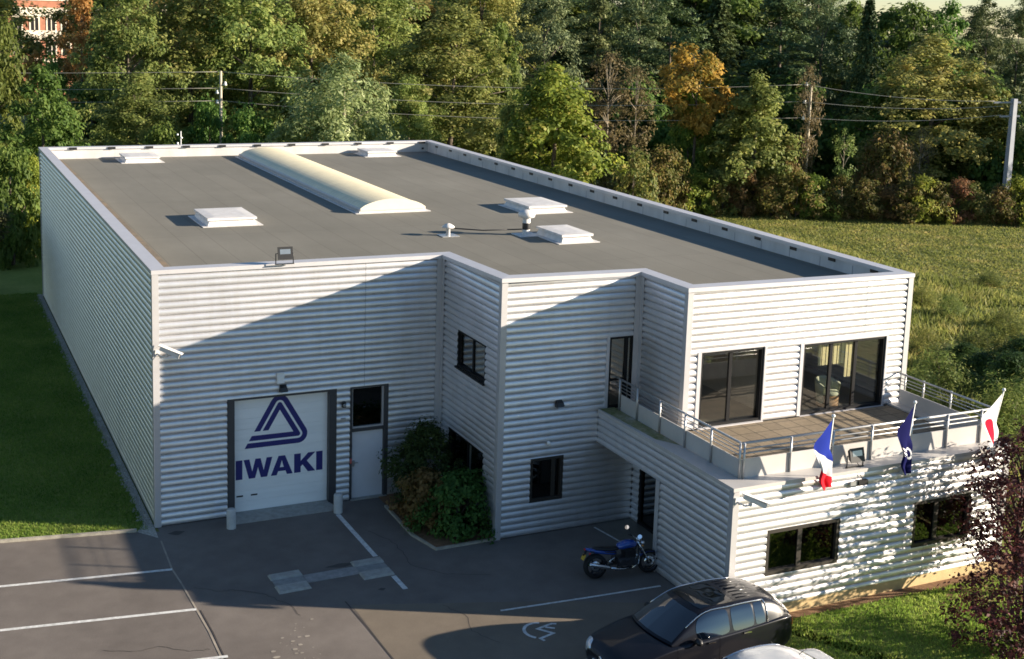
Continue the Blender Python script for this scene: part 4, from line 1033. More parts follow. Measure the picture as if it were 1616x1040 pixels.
# conifers and second row
for px, D, top, w, key, lab in (
    (862,118,-20,140,'pine0','blue green pine left of centre behind the bright yellow green tree'),
    (945,128,-25,120,'fir0','dark fir behind the thin half bare trees'),
    (1010,138,-20,130,'pine0','grey green pine behind the firs, above the orange topped tree'),
    (1062,124,-12,140,'fir1','dark fir directly behind the orange topped tree'),
    (1135,130,-22,125,'spruce','tall fir behind the gap between the orange and ochre trees'),
    (1235,122,-30,175,'fir0','broad dark fir behind the ochre cone shaped tree'),
    (1300,128,-8,110,'pine0','pine right of the broad dark fir'),
    (1372,122,-5,85,'spruce','narrow dark fir standing against the sky above the thin pole'),
    (1562,124,-14,90,'fir1','dark fir against the sky near the right edge'),
    (1612,120,-10,90,'fir0','dark fir at the right edge of the photo')):
    tree(key, px, D, top, w, lab, 'conifers of the wood', 'conifer_tree', 'conifer')
for px, D, top, w, key, lab in (
    (1440,130,8,110,'ovoid1','green tree against the sky, right of the narrow dark fir'),
    (1500,134,10,110,'ovoid','green tree against the sky above the broad rusty crown'),
    (1345,140,5,90,'ovoid','green tree against the sky left of the narrow dark fir')):
    tree(key, px, D, top, w, lab, name='broadleaf_tree')
kk = ['locust0','ovoid','locust1','rust0','ovoid1','fir0','locust2']
for i in range(26):
    px = -40 + i*66 + rnd.uniform(-14,14)
    if -30 < px < 150: continue
    D = 142 + rnd.uniform(0,14)
    key = kk[i % 7] if px < 800 else ('fir0','pine0','ovoid','fir1')[i % 4]
    top = -50 if px < 1300 else 14
    tree(key, px, D, top + rnd.uniform(-10,10), 190, 'tree of the far back rows of the wood, mostly hidden by the trees in front', 'far back row of the wood', 'wood_tree')
for i in range(13):
    tree(('fir0','ovoid','pine0','fir1')[i % 4], 690 + i*52 + rnd.uniform(-10,10), 166 + rnd.uniform(-4,6), -85 if i < 12 else -40, 210, 'tree of the far back rows of the wood, mostly hidden by the trees in front', 'far back row of the wood', 'wood_tree')
for i in range(12):       # dark undergrowth below the crowns
    px = 130 + i*128 + rnd.uniform(-25,25)
    tree('under', px, 118 + rnd.uniform(-4,6), 130, 150, 'dark undergrowth tree below the crowns of the wood', 'undergrowth of the wood', 'undergrowth_tree')
# the wood goes on past the right edge, up the sun: its shade falls on the trees behind the hedge
for i, (x, y) in enumerate(((85,31.5),(92,28),(100,24),(94,36),(102,31),(111,27),(100,41),(108,38),(105,48))):
    plant(('fir0','ovoid','locust0','fir1')[i % 4], Vector((x,y,0)), 15+rnd.random()*3, 8.5, 'tree of the wood standing past the right edge of the photo', 'tree', 'wood_tree', 'wood past the right edge')
for i, (x, y) in enumerate(((-27,-2),(-29,6),(-26,14),(-30,22),(-27,30),(-29,39),(-31,48))):  # unseen trees added to keep the bright low sky off the left wall
    plant(('locust0','ovoid','locust1','ovoid1')[i % 4], Vector((x,y,0)), 13+rnd.random()*4, 9, 'unseen tree added past the left edge to darken the left wall', 'tree', 'added_tree', 'unseen trees added to darken the left wall')
# hedge along the far side of the meadow
hp = [(40.5,46.9),(45.7,43.2),(51.4,39.8),(57.3,36.8),(61.5,34.6),(66.1,32.6),(72,29.6)]
n_h = 24
ordn = ['first','second','third','fourth','fifth','sixth','seventh','eighth','ninth','tenth','eleventh','twelfth','thirteenth','fourteenth','fifteenth','sixteenth','seventeenth','eighteenth','nineteenth','twentieth','twenty first','twenty second','twenty third','twenty fourth']
for i in range(n_h):
    s = i/(n_h-1)*(len(hp)-1); j = min(int(s), len(hp)-2); f = s-j
    x = hp[j][0]*(1-f)+hp[j+1][0]*f; y = hp[j][1]*(1-f)+hp[j+1][1]*f
    key = ('hedge0','hedge0','hedge1','hedge0','hedge2','hedge0','hedge1','hedge0','hedge0','hedge2')[i % 10]
    tone = {'hedge0':'green brown','hedge1':'reddish brown','hedge2':'yellow green'}[key]
    plant(key, Vector((x+rnd.uniform(-.3,.3), y+rnd.uniform(-.3,.5), 0)), 2.75+rnd.uniform(-.4,.6), 2.9+rnd.uniform(-.3,.5), f'{tone} shrub, {ordn[i]} from the left in the hedge along the meadow', 'hedge shrub', 'hedge_shrub', 'hedge shrubs along the meadow')
# weeds and shrubs of the meadow near the terrace
proto('sdark', 2.6, 2.1, .05, 130, 80, .28, .12, 'egg', 'shrubdark', nl=10, flat=.9, asp=.4, tr_=.05)
proto('weed', 1.5, 1.6, .0, 60, 70, .26, .13, 'dome', 'weed', nl=8, flat=1.6, asp=.22, tr_=.02, bark='palebark')
proto('pampas', 4.4, 2.6, .2, 60, 90, .40, .30, 'vase', 'brown', nl=30, flat=1.4, asp=.16, tr_=.03, bark='palebark')
for px, py, h, w, lab in ((1480,618,1.6,2.0,'yellow flowering weed bush just behind the terrace railing'),(1462,560,1.1,1.5,'tall weed clump by the right wall of the building'),(1600,700,2.0,2.4,'yellow green weed bush at the right edge, level with the flags'),(1545,560,1.0,2.0,'low green weed bush in the rough meadow behind the terrace'),(1590,520,.9,1.6,'small weed bush near the right edge of the rough meadow'),(1500,500,1.0,1.4,'pale green weed tuft alone in the meadow'),(1570,690,1.8,1.8,'dark weed bush right of the flag with the disc'),(1450,650,1.5,1.5,'weed bush behind the middle of the terrace railing'),(1455,480,.9,1.6,'low weed clump beside the upper right corner of the building'),(1560,450,.7,1.5,'flat weed clump in the middle of the meadow'),(1610,560,1.4,2.4,'broad weed bush cut by the right edge of the photo')):
    x = (px-767.513)/2000.095; y = (py-336.592)/2000.095
    r = Vector(RM[0])*x + Vector(RM[1])*y + Vector(RM[2]); s = -CP.z/r.z; p = CP + r*s
    plant('weed', Vector((p.x,p.y,0)), h, w, lab, 'weed bush', 'weed_bush', 'weed bushes behind the terrace')
for px, py, h, w, lab in ((1590,655,2.2,2.6,'dark green bush behind the right end of the terrace railing'),(1612,615,2.0,2.8,'dark green bush at the right edge above the white flag'),(1548,610,1.3,2.0,'dark low bush between the terrace corner and the rough meadow'),(1520,585,1.1,1.7,'dark low bush in the rough meadow beyond the railing posts')):
    x = (px-767.513)/2000.095; y = (py-336.592)/2000.095
    r = Vector(RM[0])*x + Vector(RM[1])*y + Vector(RM[2]); p = CP + r*(-CP.z/r.z)
    plant('sdark', Vector((p.x,p.y,0)), h, w, lab, 'bush', 'bush', 'dark bushes behind the terrace')
plant('pampas', Vector((-3.1,30.5,0)), 4.3, 3.2, 'tall dry brown ornamental grass in the shade on the left lawn', 'ornamental grass', 'ornamental_grass')

# planting bed beside the grey door
proto('sochre', 1.35, 1.7, .03, 70, 70, .24, .12, 'dome', 'shrubochre', nl=10, flat=.8, tr_=.03)
proto('sgreen', 1.5, 2.0, .03, 85, 80, .26, .11, 'dome', 'shrubgreen', nl=10, flat=.8, tr_=.03)
plant('sdark', Vector((7.28,-1.05,.02)), 2.35, 2.0, 'tall dark green shrub in the corner of the planting bed', 'shrub', 'shrub', 'shrubs in the planting bed')
plant('sochre', Vector((6.85,-2.3,.02)), 1.45, 1.8, 'low ochre leaved shrub at the left of the planting bed', 'shrub', 'shrub', 'shrubs in the planting bed')
plant('sgreen', Vector((7.38,-3.05,.02)), 1.65, 2.05, 'low bright green shrub at the front of the planting bed', 'shrub', 'shrub', 'shrubs in the planting bed')

# red leaved tree and shrub by the terrace
V, cs = crown_cloud(4.3, 3.2, .9, 225, 36, .28, .10, 'egg', .9, .6, .4)
rt = empty('plum_tree', (18.62,-11.5,0), 0, 'slender dark red leaved tree in front of the right end of the terrace', 'tree')
mesh_obj('crown', np_mesh('crown', V, 4, LM['red']), rt); mesh_obj('trunk', trunk_mesh('trunk', 4.2, .075, cs, M['redbark'], 46, .12), rt)
V, cs = crown_cloud(2.5, 3.3, .15, 190, 34, .28, .10, 'dome', .9, .6, 1.4)
rs = empty('plum_shrub', (16.45,-13.75,0), 0, 'dark red leaved shrub in the lower right corner', 'shrub')
mesh_obj('crown', np_mesh('crown', V, 4, LM['red']), rs); mesh_obj('trunk', trunk_mesh('trunk', 2.3, .045, cs, M['redbark'], 50, .08), rs)

# grass blades
def blades(name, pts, h, w, m, label, lean=.5):
    N = len(pts); th = RNG.random(N)*2*math.pi; hh = h*(.5+RNG.random(N)); l = RNG.normal(size=(N,2))*lean*hh[:,None]
    V = np.empty((N,3,3)); dx = np.stack([np.cos(th), np.sin(th)],1)*w/2*(.6+.8*RNG.random((N,1)))
    V[:,0,:2] = pts-dx; V[:,1,:2] = pts+dx; V[:,2,:2] = pts+l; V[:,0,2] = V[:,1,2] = -.01; V[:,2,2] = hh
    o = mesh_obj(name, np_mesh(name, V.reshape(-1,3), 3, m)); tag(o, label, 'grass', None, 'stuff'); return o
def rect_pts(n, x0, x1, y0, y1): return np.stack([x0+(x1-x0)*RNG.random(n), y0+(y1-y0)*RNG.random(n)],1)
p = rect_pts(140000,-7,-.22,-.1,30); p = p[p[:,1] > .47-.15*(p[:,0]+3.84)]; blades('grass', p, .055, .03, LM['grass'], 'short lawn grass on the left of the building')
p = rect_pts(50000,11.5,24,-17,-k-.3); blades('grass', p, .06, .03, LM['grass'], 'short lawn grass in front of the terrace')
p = rect_pts(120000,20.2,46,-8,34); q = np.sin(p[:,0]*.7+np.sin(p[:,1]*.5)*2)+np.sin(p[:,1]*.9+p[:,0]*.3); p = p[(q+RNG.normal(size=len(q))*.8 > -.6)]
blades('meadow_grass', p[:70000], .30, .08, LM['weed'], 'rough tall meadow grass and weeds right of the building', .5)
p = rect_pts(150000,24,78,8,46); blades('meadow_grass', p, .09, .10, LM['weed'], 'shorter meadow grass in front of the hedge', 1.2)
# loose stones of the gravel strip
n = 1500; px_ = np.where(RNG.random(n) < .5, -.22, -.10)+RNG.normal(size=n)*.07; py_ = RNG.random(n)*29.5
mb = MB()
for i in range(n):
    r_ = .02+.035*RNG.random(); x, y = max(-.6,min(-.06,px_[i])), py_[i]
    mb.add([(x-r_,y,.0),(x,y-r_,.0),(x+r_,y,.0),(x,y+r_,.0),(x,y,r_*1.1)], [(0,1,4),(1,2,4),(2,3,4),(3,0,4)])
o = mb.build('stones', mat('stone', (.36,.34,.30), rough=.9, var=.35, scale=20)); tag(o, 'pale loose stones of the gravel strip along the left wall', 'gravel', None, 'stuff')

# ------------------------------------------------------------------ poles and wires
def bowl(z): return z
pl1 = bearing(348, 92); pl2 = bearing(1288, 97); pl3 = bearing(1613, 100)
z1, z2, z3 = height_at(346,112,92), height_at(1296,135,97), height_at(1612,163,100)
def pole(p, H, r, m, lab, arms, pane=False):
    o = empty('utility_pole', p, 0, lab, 'utility pole', 'poles carrying the wires')
    MB().tube([(0,0,-.2),(0,0,H)], [r, r*.62], 10).build('shaft', m, o)
    for (dx, dy, z) in arms:
        mb = MB(); mb.tube([(0,0,z-.05),(dx*.9,dy*.9,z-.05)], .035, 6); mb.build('bracket', M['steel'], o)
        MB().lathe((dx,dy,z-.13), [(.0,0),(.11,.02),(.13,.10),(.07,.20),(.10,.26),(.0,.30)], 10).build('insulator', M['white'], o)
    return o
wd = (pl2-pl1).normalized(); sd = Vector((wd.y,-wd.x,0))
ar = lambda z: [(-.38*wd.x,-.38*wd.y,z+.05), (-.42*wd.x,-.42*wd.y,z-1.25), (-.46*wd.x,-.46*wd.y,z-2.45)]
pole(pl1, z1, .14, M['wood'], 'weathered wooden pole behind the back parapet', [(.3*wd.x,.3*wd.y,z1-.9),(-.25*wd.x,-.25*wd.y,z1-1.5),(-.25*wd.x,-.25*wd.y,z1-2.2)])
pole(pl2, z2, .13, M['wood'], 'thin pale wooden pole above the hedge', ar(z2))
p3 = empty('utility_pole', pl3, 0, 'thick grey concrete pole at the right edge of the photo', 'utility pole', 'poles carrying the wires')
gc = mat('grey_pole', (.24,.26,.30), rough=.7, var=.12)
MB().hexa([(-.24,-.2,-.2),(.24,-.2,-.2),(.24,.2,-.2),(-.24,.2,-.2)], [(-.18,-.16,z3+.3),(.18,-.16,z3+.3),(.18,.16,z3+.3),(-.18,.16,z3+.3)]).build('shaft', gc, p3)
for z, L in ((z3,1.7),(z3-1.0,1.1)):
    MB().bar((-.9*wd.x*L,-.9*wd.y*L,z),(wd.x*.5,wd.y*.5,z+.05),.14,.12).build('cross_arm', gc, p3)
def wire(p, q, sag, lab, r=.018):
    p = Vector(p); q = Vector(q); pts = []
    for i in range(25):
        f = i/24; w_ = p.lerp(q, f); w_.z -= sag*4*f*(1-f); pts.append(w_-p)
    o = MB().tube(pts, r, 5).build('power_line', M['wire'], None, p); tag(o, lab, 'power line', 'wires between the poles')
pl0 = pl1 - wd*60 + Vector((0,0,0))
for i, nm in enumerate(('top','middle','lowest')):
    dz = (0,-1.25,-2.45)[i]; dz1 = (-.05,-1.2,-2.1)[i]
    off1 = Vector((0,0,z1+dz1)); off2 = Vector((0,0,z2+dz+.05)) - wd*.42; off3 = Vector((0,0,z3+(.1,-.25,-.9)[i])) - wd*(1.5,.8,.9)[i]
    wire(pl0+Vector((0,0,z1+dz1-.3)), pl1+off1, .5, f'{nm} wire running left from the weathered wooden pole')
    wire(pl1+off1, pl2+off2, .7, f'{nm} wire between the weathered pole and the thin pole')
    wire(pl2+off2, pl3+off3, .35, f'{nm} wire between the thin pole and the grey pole', .021)
# small white mast behind the back parapet
ms_ = empty('mast', (6.62,29.75,0), 0, 'small white mast with round knobs just behind the back parapet', 'mast')
MB().cyl((0,0,0),(0,0,7.66),.022,8).build('tube', M['white'], ms_)
MB().sphere((-.16,0,7.5),.05,10).build('knob', M['white'], ms_); MB().sphere((.04,-.02,7.34),.045,10).build('knob', M['white'], ms_); MB().cyl((-.16,0,7.0),(-.16,0,7.12),.045,10).build('knob', M['white'], ms_)
# brick house far behind the trees
hb = bearing(64, 200); hd = Vector((right.x, right.y, 0)).normalized(); ang = math.atan2(hd.y, hd.x)+math.radians(32)
hz = lambda py: height_at(64, py, 200)
br_ = mat('red_brick', (.36,.15,.09), rough=.9, var=.25, scale=1.5); cr_ = mat('cream_stone', (.66,.58,.47), rough=.9, var=.12); sl_m = mat('slate_roof', (.10,.10,.12), rough=.7, var=.15)
hs = empty('brick_house', hb, ang, 'distant red brick house with cream bands showing through the trees at the top left', 'house')
z_e = hz(-8)
MB().box(-4.6,4.6,0,8,0,z_e).build('wall', br_, hs)
for zt_, zb_ in ((hz(48),hz(62)),(hz(12),hz(26)),(z_e,z_e-.8),(hz(92),hz(98))):
    MB().box(-4.75,4.75,-.15,.0,min(zb_,zt_),max(zb_,zt_)).build('band', cr_, hs)
MB().hexa([(-5,-.5,z_e+.002),(5,-.5,z_e+.002),(5,8.5,z_e+.002),(-5,8.5,z_e+.002)], [(-3.4,2,z_e+2.4),(3.4,2,z_e+3),(3.4,6,z_e+3),(-3.4,6,z_e+3)]).build('roof', sl_m, hs)
for zc_ in (hz(37), hz(75)):
    for x in (-3.3,-.9,1.5,3.6):
        w_ = MB().box(x-.75,x-.55,-.08,0,zc_-1.1,zc_+1.0).box(x+.55,x+.75,-.08,0,zc_-1.1,zc_+1.0).box(x-.55,x+.55,-.08,0,zc_+.8,zc_+1.0).box(x-.06,x+.06,-.08,-.03,zc_-1.1,zc_+.8)
        o = w_.build('window', cr_, hs)
        MB().box(x-.55,x-.06,-.03,-.01,zc_-1.1,zc_+.8).box(x+.06,x+.55,-.03,-.01,zc_-1.1,zc_+.8).build('pane', M['dark'], o)

# ------------------------------------------------------------------ vehicles
def cr(P0, P1, P2, P3, f): return .5*((2*P1)+(P2-P0)*f+(2*P0-5*P1+4*P2-P3)*f*f+(3*P1-P0-3*P2+P3)*f**3)
class Surf:      # smooth surface through a grid of control points (rows j, columns i)
    def __init__(s, G): s.G = [[Vector(p) for p in row] for row in G]; s.nj = len(G)-1; s.ni = len(G[0])-1
    def row(s, r, i, f):
        q = lambda x: r[max(0, min(s.ni, x))]
        return cr(q(i-1), q(i), q(i+1), q(i+2), f)
    def at(s, u, v):
        j = min(int(v), s.nj-1); fj = v-j; i = min(int(u), s.ni-1); fi = u-i
        R = [s.row(s.G[max(0, min(s.nj, j+o))], i, fi) for o in (-1,0,1,2)]
        return cr(*R, fj)
    def nrm(s, u, v):
        h = .02; du = s.at(min(s.ni,u+h),v)-s.at(max(0,u-h),v); dv = s.at(u,min(s.nj,v+h))-s.at(u,max(0,v-h))
        n = du.cross(dv)
        return n.normalized() if n.length > 1e-9 else Vector((0,0,1))
    def patch(s, u0, u1, v0, v1, nu, nv, off=0., flip=False, mb=None, mi=0, corner=0.):
        mb = mb or MB(); V = []
        for b_ in range(nv+1):
            for a_ in range(nu+1):
                fu = a_/nu; fv = b_/nv
                if corner:       # pull the corners in for a rounded outline
                    eu = abs(2*fu-1); ev_ = abs(2*fv-1); k_ = 1-corner*(eu*ev_)**4
                    fu = .5+(fu-.5)*k_; fv = .5+(fv-.5)*k_
                u = u0+(u1-u0)*fu; v = v0+(v1-v0)*fv
                p = s.at(u, v); n = s.nrm(u, v)*(-1 if flip else 1); V.append(p+n*off)
        F = [(b_*(nu+1)+a_, b_*(nu+1)+a_+1, (b_+1)*(nu+1)+a_+1, (b_+1)*(nu+1)+a_) for b_ in range(nv) for a_ in range(nu)]
        if flip: F = [f[::-1] for f in F]
        return mb.add(V, F, mi, True)

def both(f):
    f(1); f(-1)
def car(loc, rz, label, paint, body_rows, cab_rows, wheels, group, pano=False, group_glass=None):
    r = empty('parked_car', loc, rz, label, 'car', group)
    # lower body, half rings from the sill to the centre line: columns 0..6
    def half(sy):
        G = []
        for x, w, zb, zs, zt in body_rows:
            G.append([(x, sy*w*.86, zb), (x, sy*w*.975, zb+.13), (x, sy*w, zb+(zs-zb)*.50), (x, sy*w*.985, zs-.07), (x, sy*w*.915, zs+.005), (x, sy*w*.5, zs+(zt-zs)*.75), (x, 0, zt)])
        return Surf(G)
    S1, S2 = half(1), half(-1)
    mb = MB(); nv = S1.nj*5
    S1.patch(0,6,0,S1.nj,24,nv,0,True,mb); S2.patch(0,6,0,S2.nj,24,nv,0,False,mb)
    body = mb.build('body', paint, r)
    bm = bmesh.new(); bm.from_mesh(body.data); bmesh.ops.remove_doubles(bm, verts=bm.verts, dist=.0008); bmesh.ops.holes_fill(bm, edges=[e_ for e_ in bm.edges if e_.is_boundary], sides=0); bmesh.ops.recalc_face_normals(bm, faces=bm.faces); bm.to_mesh(body.data); bm.free()
    for p in body.data.polygons: p.use_smooth = True
    # wheel openings cut through the sides
    cut = MB()
    for x, yy in wheels: cut.cyl((x,-1.2,.31),(x,1.2,.31),.365,28)
    co_ = cut.build('cutter', paint, None, None, True)
    md = body.modifiers.new('openings', 'BOOLEAN'); md.operation = 'DIFFERENCE'; md.object = co_; md.solver = 'EXACT'
    dg = bpy.context.evaluated_depsgraph_get(); ev_ = body.evaluated_get(dg)
    nm = bpy.data.meshes.new_from_object(ev_); body.modifiers.clear(); body.data = nm
    bpy.data.objects.remove(co_)
    # cabin: columns belt, upper side, roof edge, mid, centre ; rows front to rear
    def cab(sy): return Surf([[(x, sy*y, z) for x, y, z in row] for row in cab_rows])
    C1, C2 = cab(1), cab(-1); nj = C1.nj
    mb = MB(); C1.patch(0,4,0,nj,18,nj*6,0,True,mb); C2.patch(0,4,0,nj,18,nj*6,0,False,mb)
    cabin = mb.build('cabin', paint, r)
    # glass panels laid on the cabin
    q = MB(); C1.patch(2.05,4,.10,.92,10,10,.006,True,q); C2.patch(2.05,4,.10,.92,10,10,.006,False,q); q.build('windscreen', M['carglass'], r)
    q = MB(); C1.patch(2.25,4,nj-.80,nj-.16,10,8,.006,True,q); C2.patch(2.25,4,nj-.80,nj-.16,10,8,.006,False,q); q.build('rear_window', M['carglass'], r)
    if pano:
        q = MB(); C1.patch(2.35,4,1.10,2.25,8,10,.006,True,q); C2.patch(2.35,4,1.10,2.25,8,10,.006,False,q); q.build('roof_glass', M['roofglass'], r)
        for sy, C_ in ((1,C1),(-1,C2)):
            for uu in (2.7,3.1,3.5,3.9):
                q = MB(); q.tube([C_.at(uu,2.45)+Vector((0,0,.004)), C_.at(uu,2.85)+Vector((0,0,.005)), C_.at(uu,nj-1.15)+Vector((0,0,.004))], .010, 5); q.build('roof_rib', paint, r)
    for sy, C_, S_ in ((1,C1,S1),(-1,C2,S2)):
        fl = sy > 0
        for v0, v1 in ((.82,1.88),(1.98,2.80),(2.86,3.30)):
            q = C_.patch(.14,1.86,v0,v1,8,8,.006,fl,None,0,.10); q.build('side_window', M['carglass'], r)
        ln = [C_.at(1.97,v)+C_.nrm(1.97,v)*(-.008 if fl else .008) for v in [.55+i*.15 for i in range(20)] if v < 3.42]
        MB().tube(ln+[C_.at(1.5,3.46)+Vector((0,sy*.012,0)), C_.at(.8,3.44)+Vector((0,sy*.012,0)), C_.at(.12,3.36)+Vector((0,sy*.012,0))], .012, 6).build('window_trim', M['chrome'], r)
        xs = [row[0] for row in body_rows]
        def vof(x):
            for j in range(len(xs)-1):
                if xs[j] >= x >= xs[j+1]: return j+(xs[j]-x)/(xs[j]-xs[j+1])
            return 0
        for x1, x0 in ((.95,-.10),(-.12,-1.02)):
            dq = S_.patch(1.0,3.92,vof(x1),vof(x0),8,8,.005,fl,None,0,.03).build('door', paint, r)
            hx = x0+.20; ph = S_.at(3.05,vof(hx)); MB().bar(ph+Vector((-.10,sy*.025,.0)), ph+Vector((.10,sy*.025,.01)), .02, .032).build('handle', M['chrome'], dq)
            p0 = S_.at(1.6,vof(x1-.08)); p1 = S_.at(1.6,vof(x0+.08)); MB().bar(p0+Vector((0,sy*.016,0)), p1+Vector((0,sy*.016,0)), .014, .028).build('side_trim', M['chrome'], dq)
        hl = S_.patch(2.7,4.6,.25,1.75,8,8,.006,fl,None,0,.16); hl.build('headlight', M['headlamp'], r)
        tl = S_.patch(2.5,4.05,len(xs)-1-1.15,len(xs)-1-.15,8,8,.006,fl,None,0,.12); tl.build('taillight', M['taillamp'], r)
        pm = C_.at(.2,.70); MB().sphere((pm.x-.02,pm.y+sy*.13,pm.z+.04), .1, 12, 0, (.75,1.1,.72)).bar(pm, (pm.x-.02,pm.y+sy*.08,pm.z+.02), .05, .04).build('wing_mirror', M['black'] if pano else paint, r)
    # wheels
    for x, yy in wheels:
        for sy in (1,-1):
            w_ = MB(); w_.lathe((0,0,0), [(.20,-.10),(.29,-.105),(.315,-.07),(.318,.0),(.315,.07),(.29,.105),(.20,.10)], 28, 0, 'y'); wo = w_.build('wheel', M['rubber'], r, (x, sy*yy, .318))
            q = MB(); q.lathe((0,sy*.085,0), [(.0,.02*sy),(.05,.02*sy),(.055,.0),(.19,-.01*sy),(.215,.015*sy),(.205,-.06*sy)], 24, 1, 'y')
            for s_ in range(7):
                an = s_*2*math.pi/7; q.bar((.04*math.cos(an),sy*.105,.04*math.sin(an)), (.195*math.cos(an),sy*.095,.195*math.sin(an)), .018, .045, 0)
            q.build('rim', [M['chrome'], M['engine']], wo)
    xs0 = body_rows[0][0]
    q = MB(); S1.patch(3.2,6,.06,.55,6,4,.005,True,q); S2.patch(3.2,6,.06,.55,6,4,.005,False,q); q.build('grille', M['black'], r)
    MB().lathe((xs0+.012,0,.56), [(0,-.012),(.055,-.01),(.06,.0),(.04,.012),(0,.014)], 14, 0, 'x').build('badge', M['chrome'], r)
    MB().box(xs0-.01,xs0+.03,-.26,.26,.34,.45).build('number_plate', M['white'], r)
    xe = body_rows[-1][0]; MB().box(xe-.03,xe+.02,-.26,.26,.60,.71).build('number_plate', M['white'], r)
    q = MB(); q.tube([(-1.05,.0,cab_rows[nj-1][4][2]+.03),(-1.12,0,cab_rows[nj-1][4][2]+.10),(-1.30,0,cab_rows[nj-1][4][2]+.17)], .008, 5); q.build('aerial', M['black'], r)
    # interior
    q = MB()
    for x in (.25,-.75):
        for sy in (.36,-.36): q.hexa([(x-.25,sy-.24,.45),(x+.25,sy-.24,.45),(x+.25,sy+.24,.45),(x-.25,sy+.24,.45)], [(x-.40,sy-.22,1.12),(x-.26,sy-.22,1.12),(x-.26,sy+.22,1.12),(x-.40,sy+.22,1.12)])
    q.box(.55,1.0,-.66,.66,.6,.93); q.build('seats', M['black'], r)
    return r
rowsA = [(2.30,.50,.30,.54,.57),(2.22,.70,.23,.62,.66),(2.02,.80,.20,.70,.76),(1.55,.855,.19,.80,.87),(1.05,.865,.19,.88,.95),(.3,.87,.19,.91,.95),(-.6,.87,.19,.94,.97),(-1.4,.86,.20,.97,1.0),(-1.95,.82,.23,.97,1.0),(-2.18,.74,.27,.90,.93),(-2.28,.60,.34,.74,.76)]
cabA = [[(1.02,.745,.90),(1.04,.735,.915),(1.06,.70,.93),(1.16,.38,.955),(1.20,0,.965)],
        [(.25,.82,.90),(.28,.72,1.16),(.22,.585,1.385),(.30,.32,1.435),(.32,0,1.445)],
        [(-.50,.83,.93),(-.50,.735,1.20),(-.50,.605,1.430),(-.50,.33,1.475),(-.50,0,1.485)],
        [(-1.20,.815,.955),(-1.20,.72,1.20),(-1.20,.585,1.405),(-1.20,.32,1.455),(-1.20,0,1.465)],
        [(-1.78,.76,.97),(-1.74,.67,1.17),(-1.72,.55,1.315),(-1.76,.30,1.365),(-1.78,0,1.375)],
        [(-2.16,.66,.96),(-2.15,.64,.985),(-2.14,.62,1.0),(-2.24,.32,1.01),(-2.27,0,1.015)]]
car((9.36,-11.24,0), math.radians(180+3), 'black five door hatchback with dark glass roof parked at the corner of the terrace', M['carblack'], rowsA, cabA, ((1.38,.76),(-1.32,.75)), None, True)
rowsB = [(2.35,.50,.30,.52,.55),(2.26,.70,.23,.60,.64),(2.05,.79,.20,.68,.73),(1.5,.84,.19,.77,.84),(.95,.85,.19,.86,.92),(.3,.86,.19,.89,.93),(-.6,.86,.19,.92,.95),(-1.3,.85,.20,.95,.97),(-1.85,.82,.23,.96,1.0),(-2.22,.76,.27,.92,.96),(-2.34,.62,.34,.76,.78)]
cabB = [[(1.0,.745,.88),(1.02,.735,.895),(1.04,.70,.91),(1.14,.38,.935),(1.18,0,.945)],
        [(.25,.81,.88),(.28,.70,1.14),(.18,.575,1.345),(.26,.32,1.395),(.28,0,1.405)],
        [(-.45,.82,.91),(-.45,.72,1.17),(-.45,.60,1.385),(-.45,.33,1.435),(-.45,0,1.445)],
        [(-.95,.81,.935),(-.95,.70,1.16),(-.95,.575,1.355),(-.98,.32,1.405),(-.98,0,1.415)],
        [(-1.40,.77,.95),(-1.32,.67,1.12),(-1.25,.54,1.245),(-1.32,.30,1.30),(-1.34,0,1.31)],
        [(-1.78,.68,.955),(-1.76,.66,.97),(-1.74,.64,.985),(-1.84,.32,.995),(-1.87,0,1.0)]]
car((8.92,-14.05,0), math.radians(180+2), 'silver saloon mostly cut off by the bottom edge beside the black hatchback', M['carsilver'], rowsB, cabB, ((1.38,.75),(-1.35,.75)), None, False)

# motorcycle: x forward, exhaust on the right hand side (-y)
mk = empty('motorcycle', (10.17,-7.02,0), math.radians(-8), 'blue naked motorcycle with chrome exhaust parked in the shaded corner by the porch', 'motorcycle')
lean = empty  # (stand angle is set on the root)
mk.rotation_euler = (math.radians(-6), 0, math.radians(-8))
def tyre(x, r, w):
    o = MB().lathe((0,0,0), [(r*.72,-w),(r*.9,-w*1.05),(r*.985,-w*.6),(r,0),(r*.985,w*.6),(r*.9,w*1.05),(r*.72,w)], 30, 0, 'y').build('wheel', M['rubber'], mk, (x,0,r))
    q = MB(); q.lathe((0,0,0), [(r*.73,-w*.8),(r*.66,-w*.5),(r*.66,w*.5),(r*.73,w*.8)], 26, 0, 'y'); q.lathe((0,0,0), [(.04,-.07),(.05,0),(.04,.07)], 12, 0, 'y')
    for s_ in range(3):
        an = s_*2*math.pi/3; q.bar((.03*math.cos(an),0,.03*math.sin(an)),(r*.67*math.cos(an),0,r*.67*math.sin(an)),.045,.05)
    q.lathe((0,-.055,0), [(.07,-.003),(.14,-.003),(.14,.003),(.07,.003)], 20, 1, 'y')
    q.build('rim', [M['engine'], M['chrome']], o); return o
tyre(-.71,.305,.085); tyre(.72,.30,.06)
q = MB()
for sy in (.10,-.10): q.tube([(.70,sy,.30),(.50,sy,.74),(.42,sy,.92)], [.028,.022,.022], 8)
q.build('front_fork', M['chrome'], mk)
q = MB(); V = []; F = []
for i in range(9):
    an = math.radians(30+120*i/8)
    for sy in (-.075,0,.075): V.append((.72+(.335-.02*abs(sy)/.075)*math.cos(an), sy, .30+(.335-.02*abs(sy)/.075)*math.sin(an)))
for i in range(8):
    for j in range(2): F.append((i*3+j,i*3+j+1,(i+1)*3+j+1,(i+1)*3+j))
q.add(V, F, 0, True).build('front_mudguard', M['bikeblue'], mk)
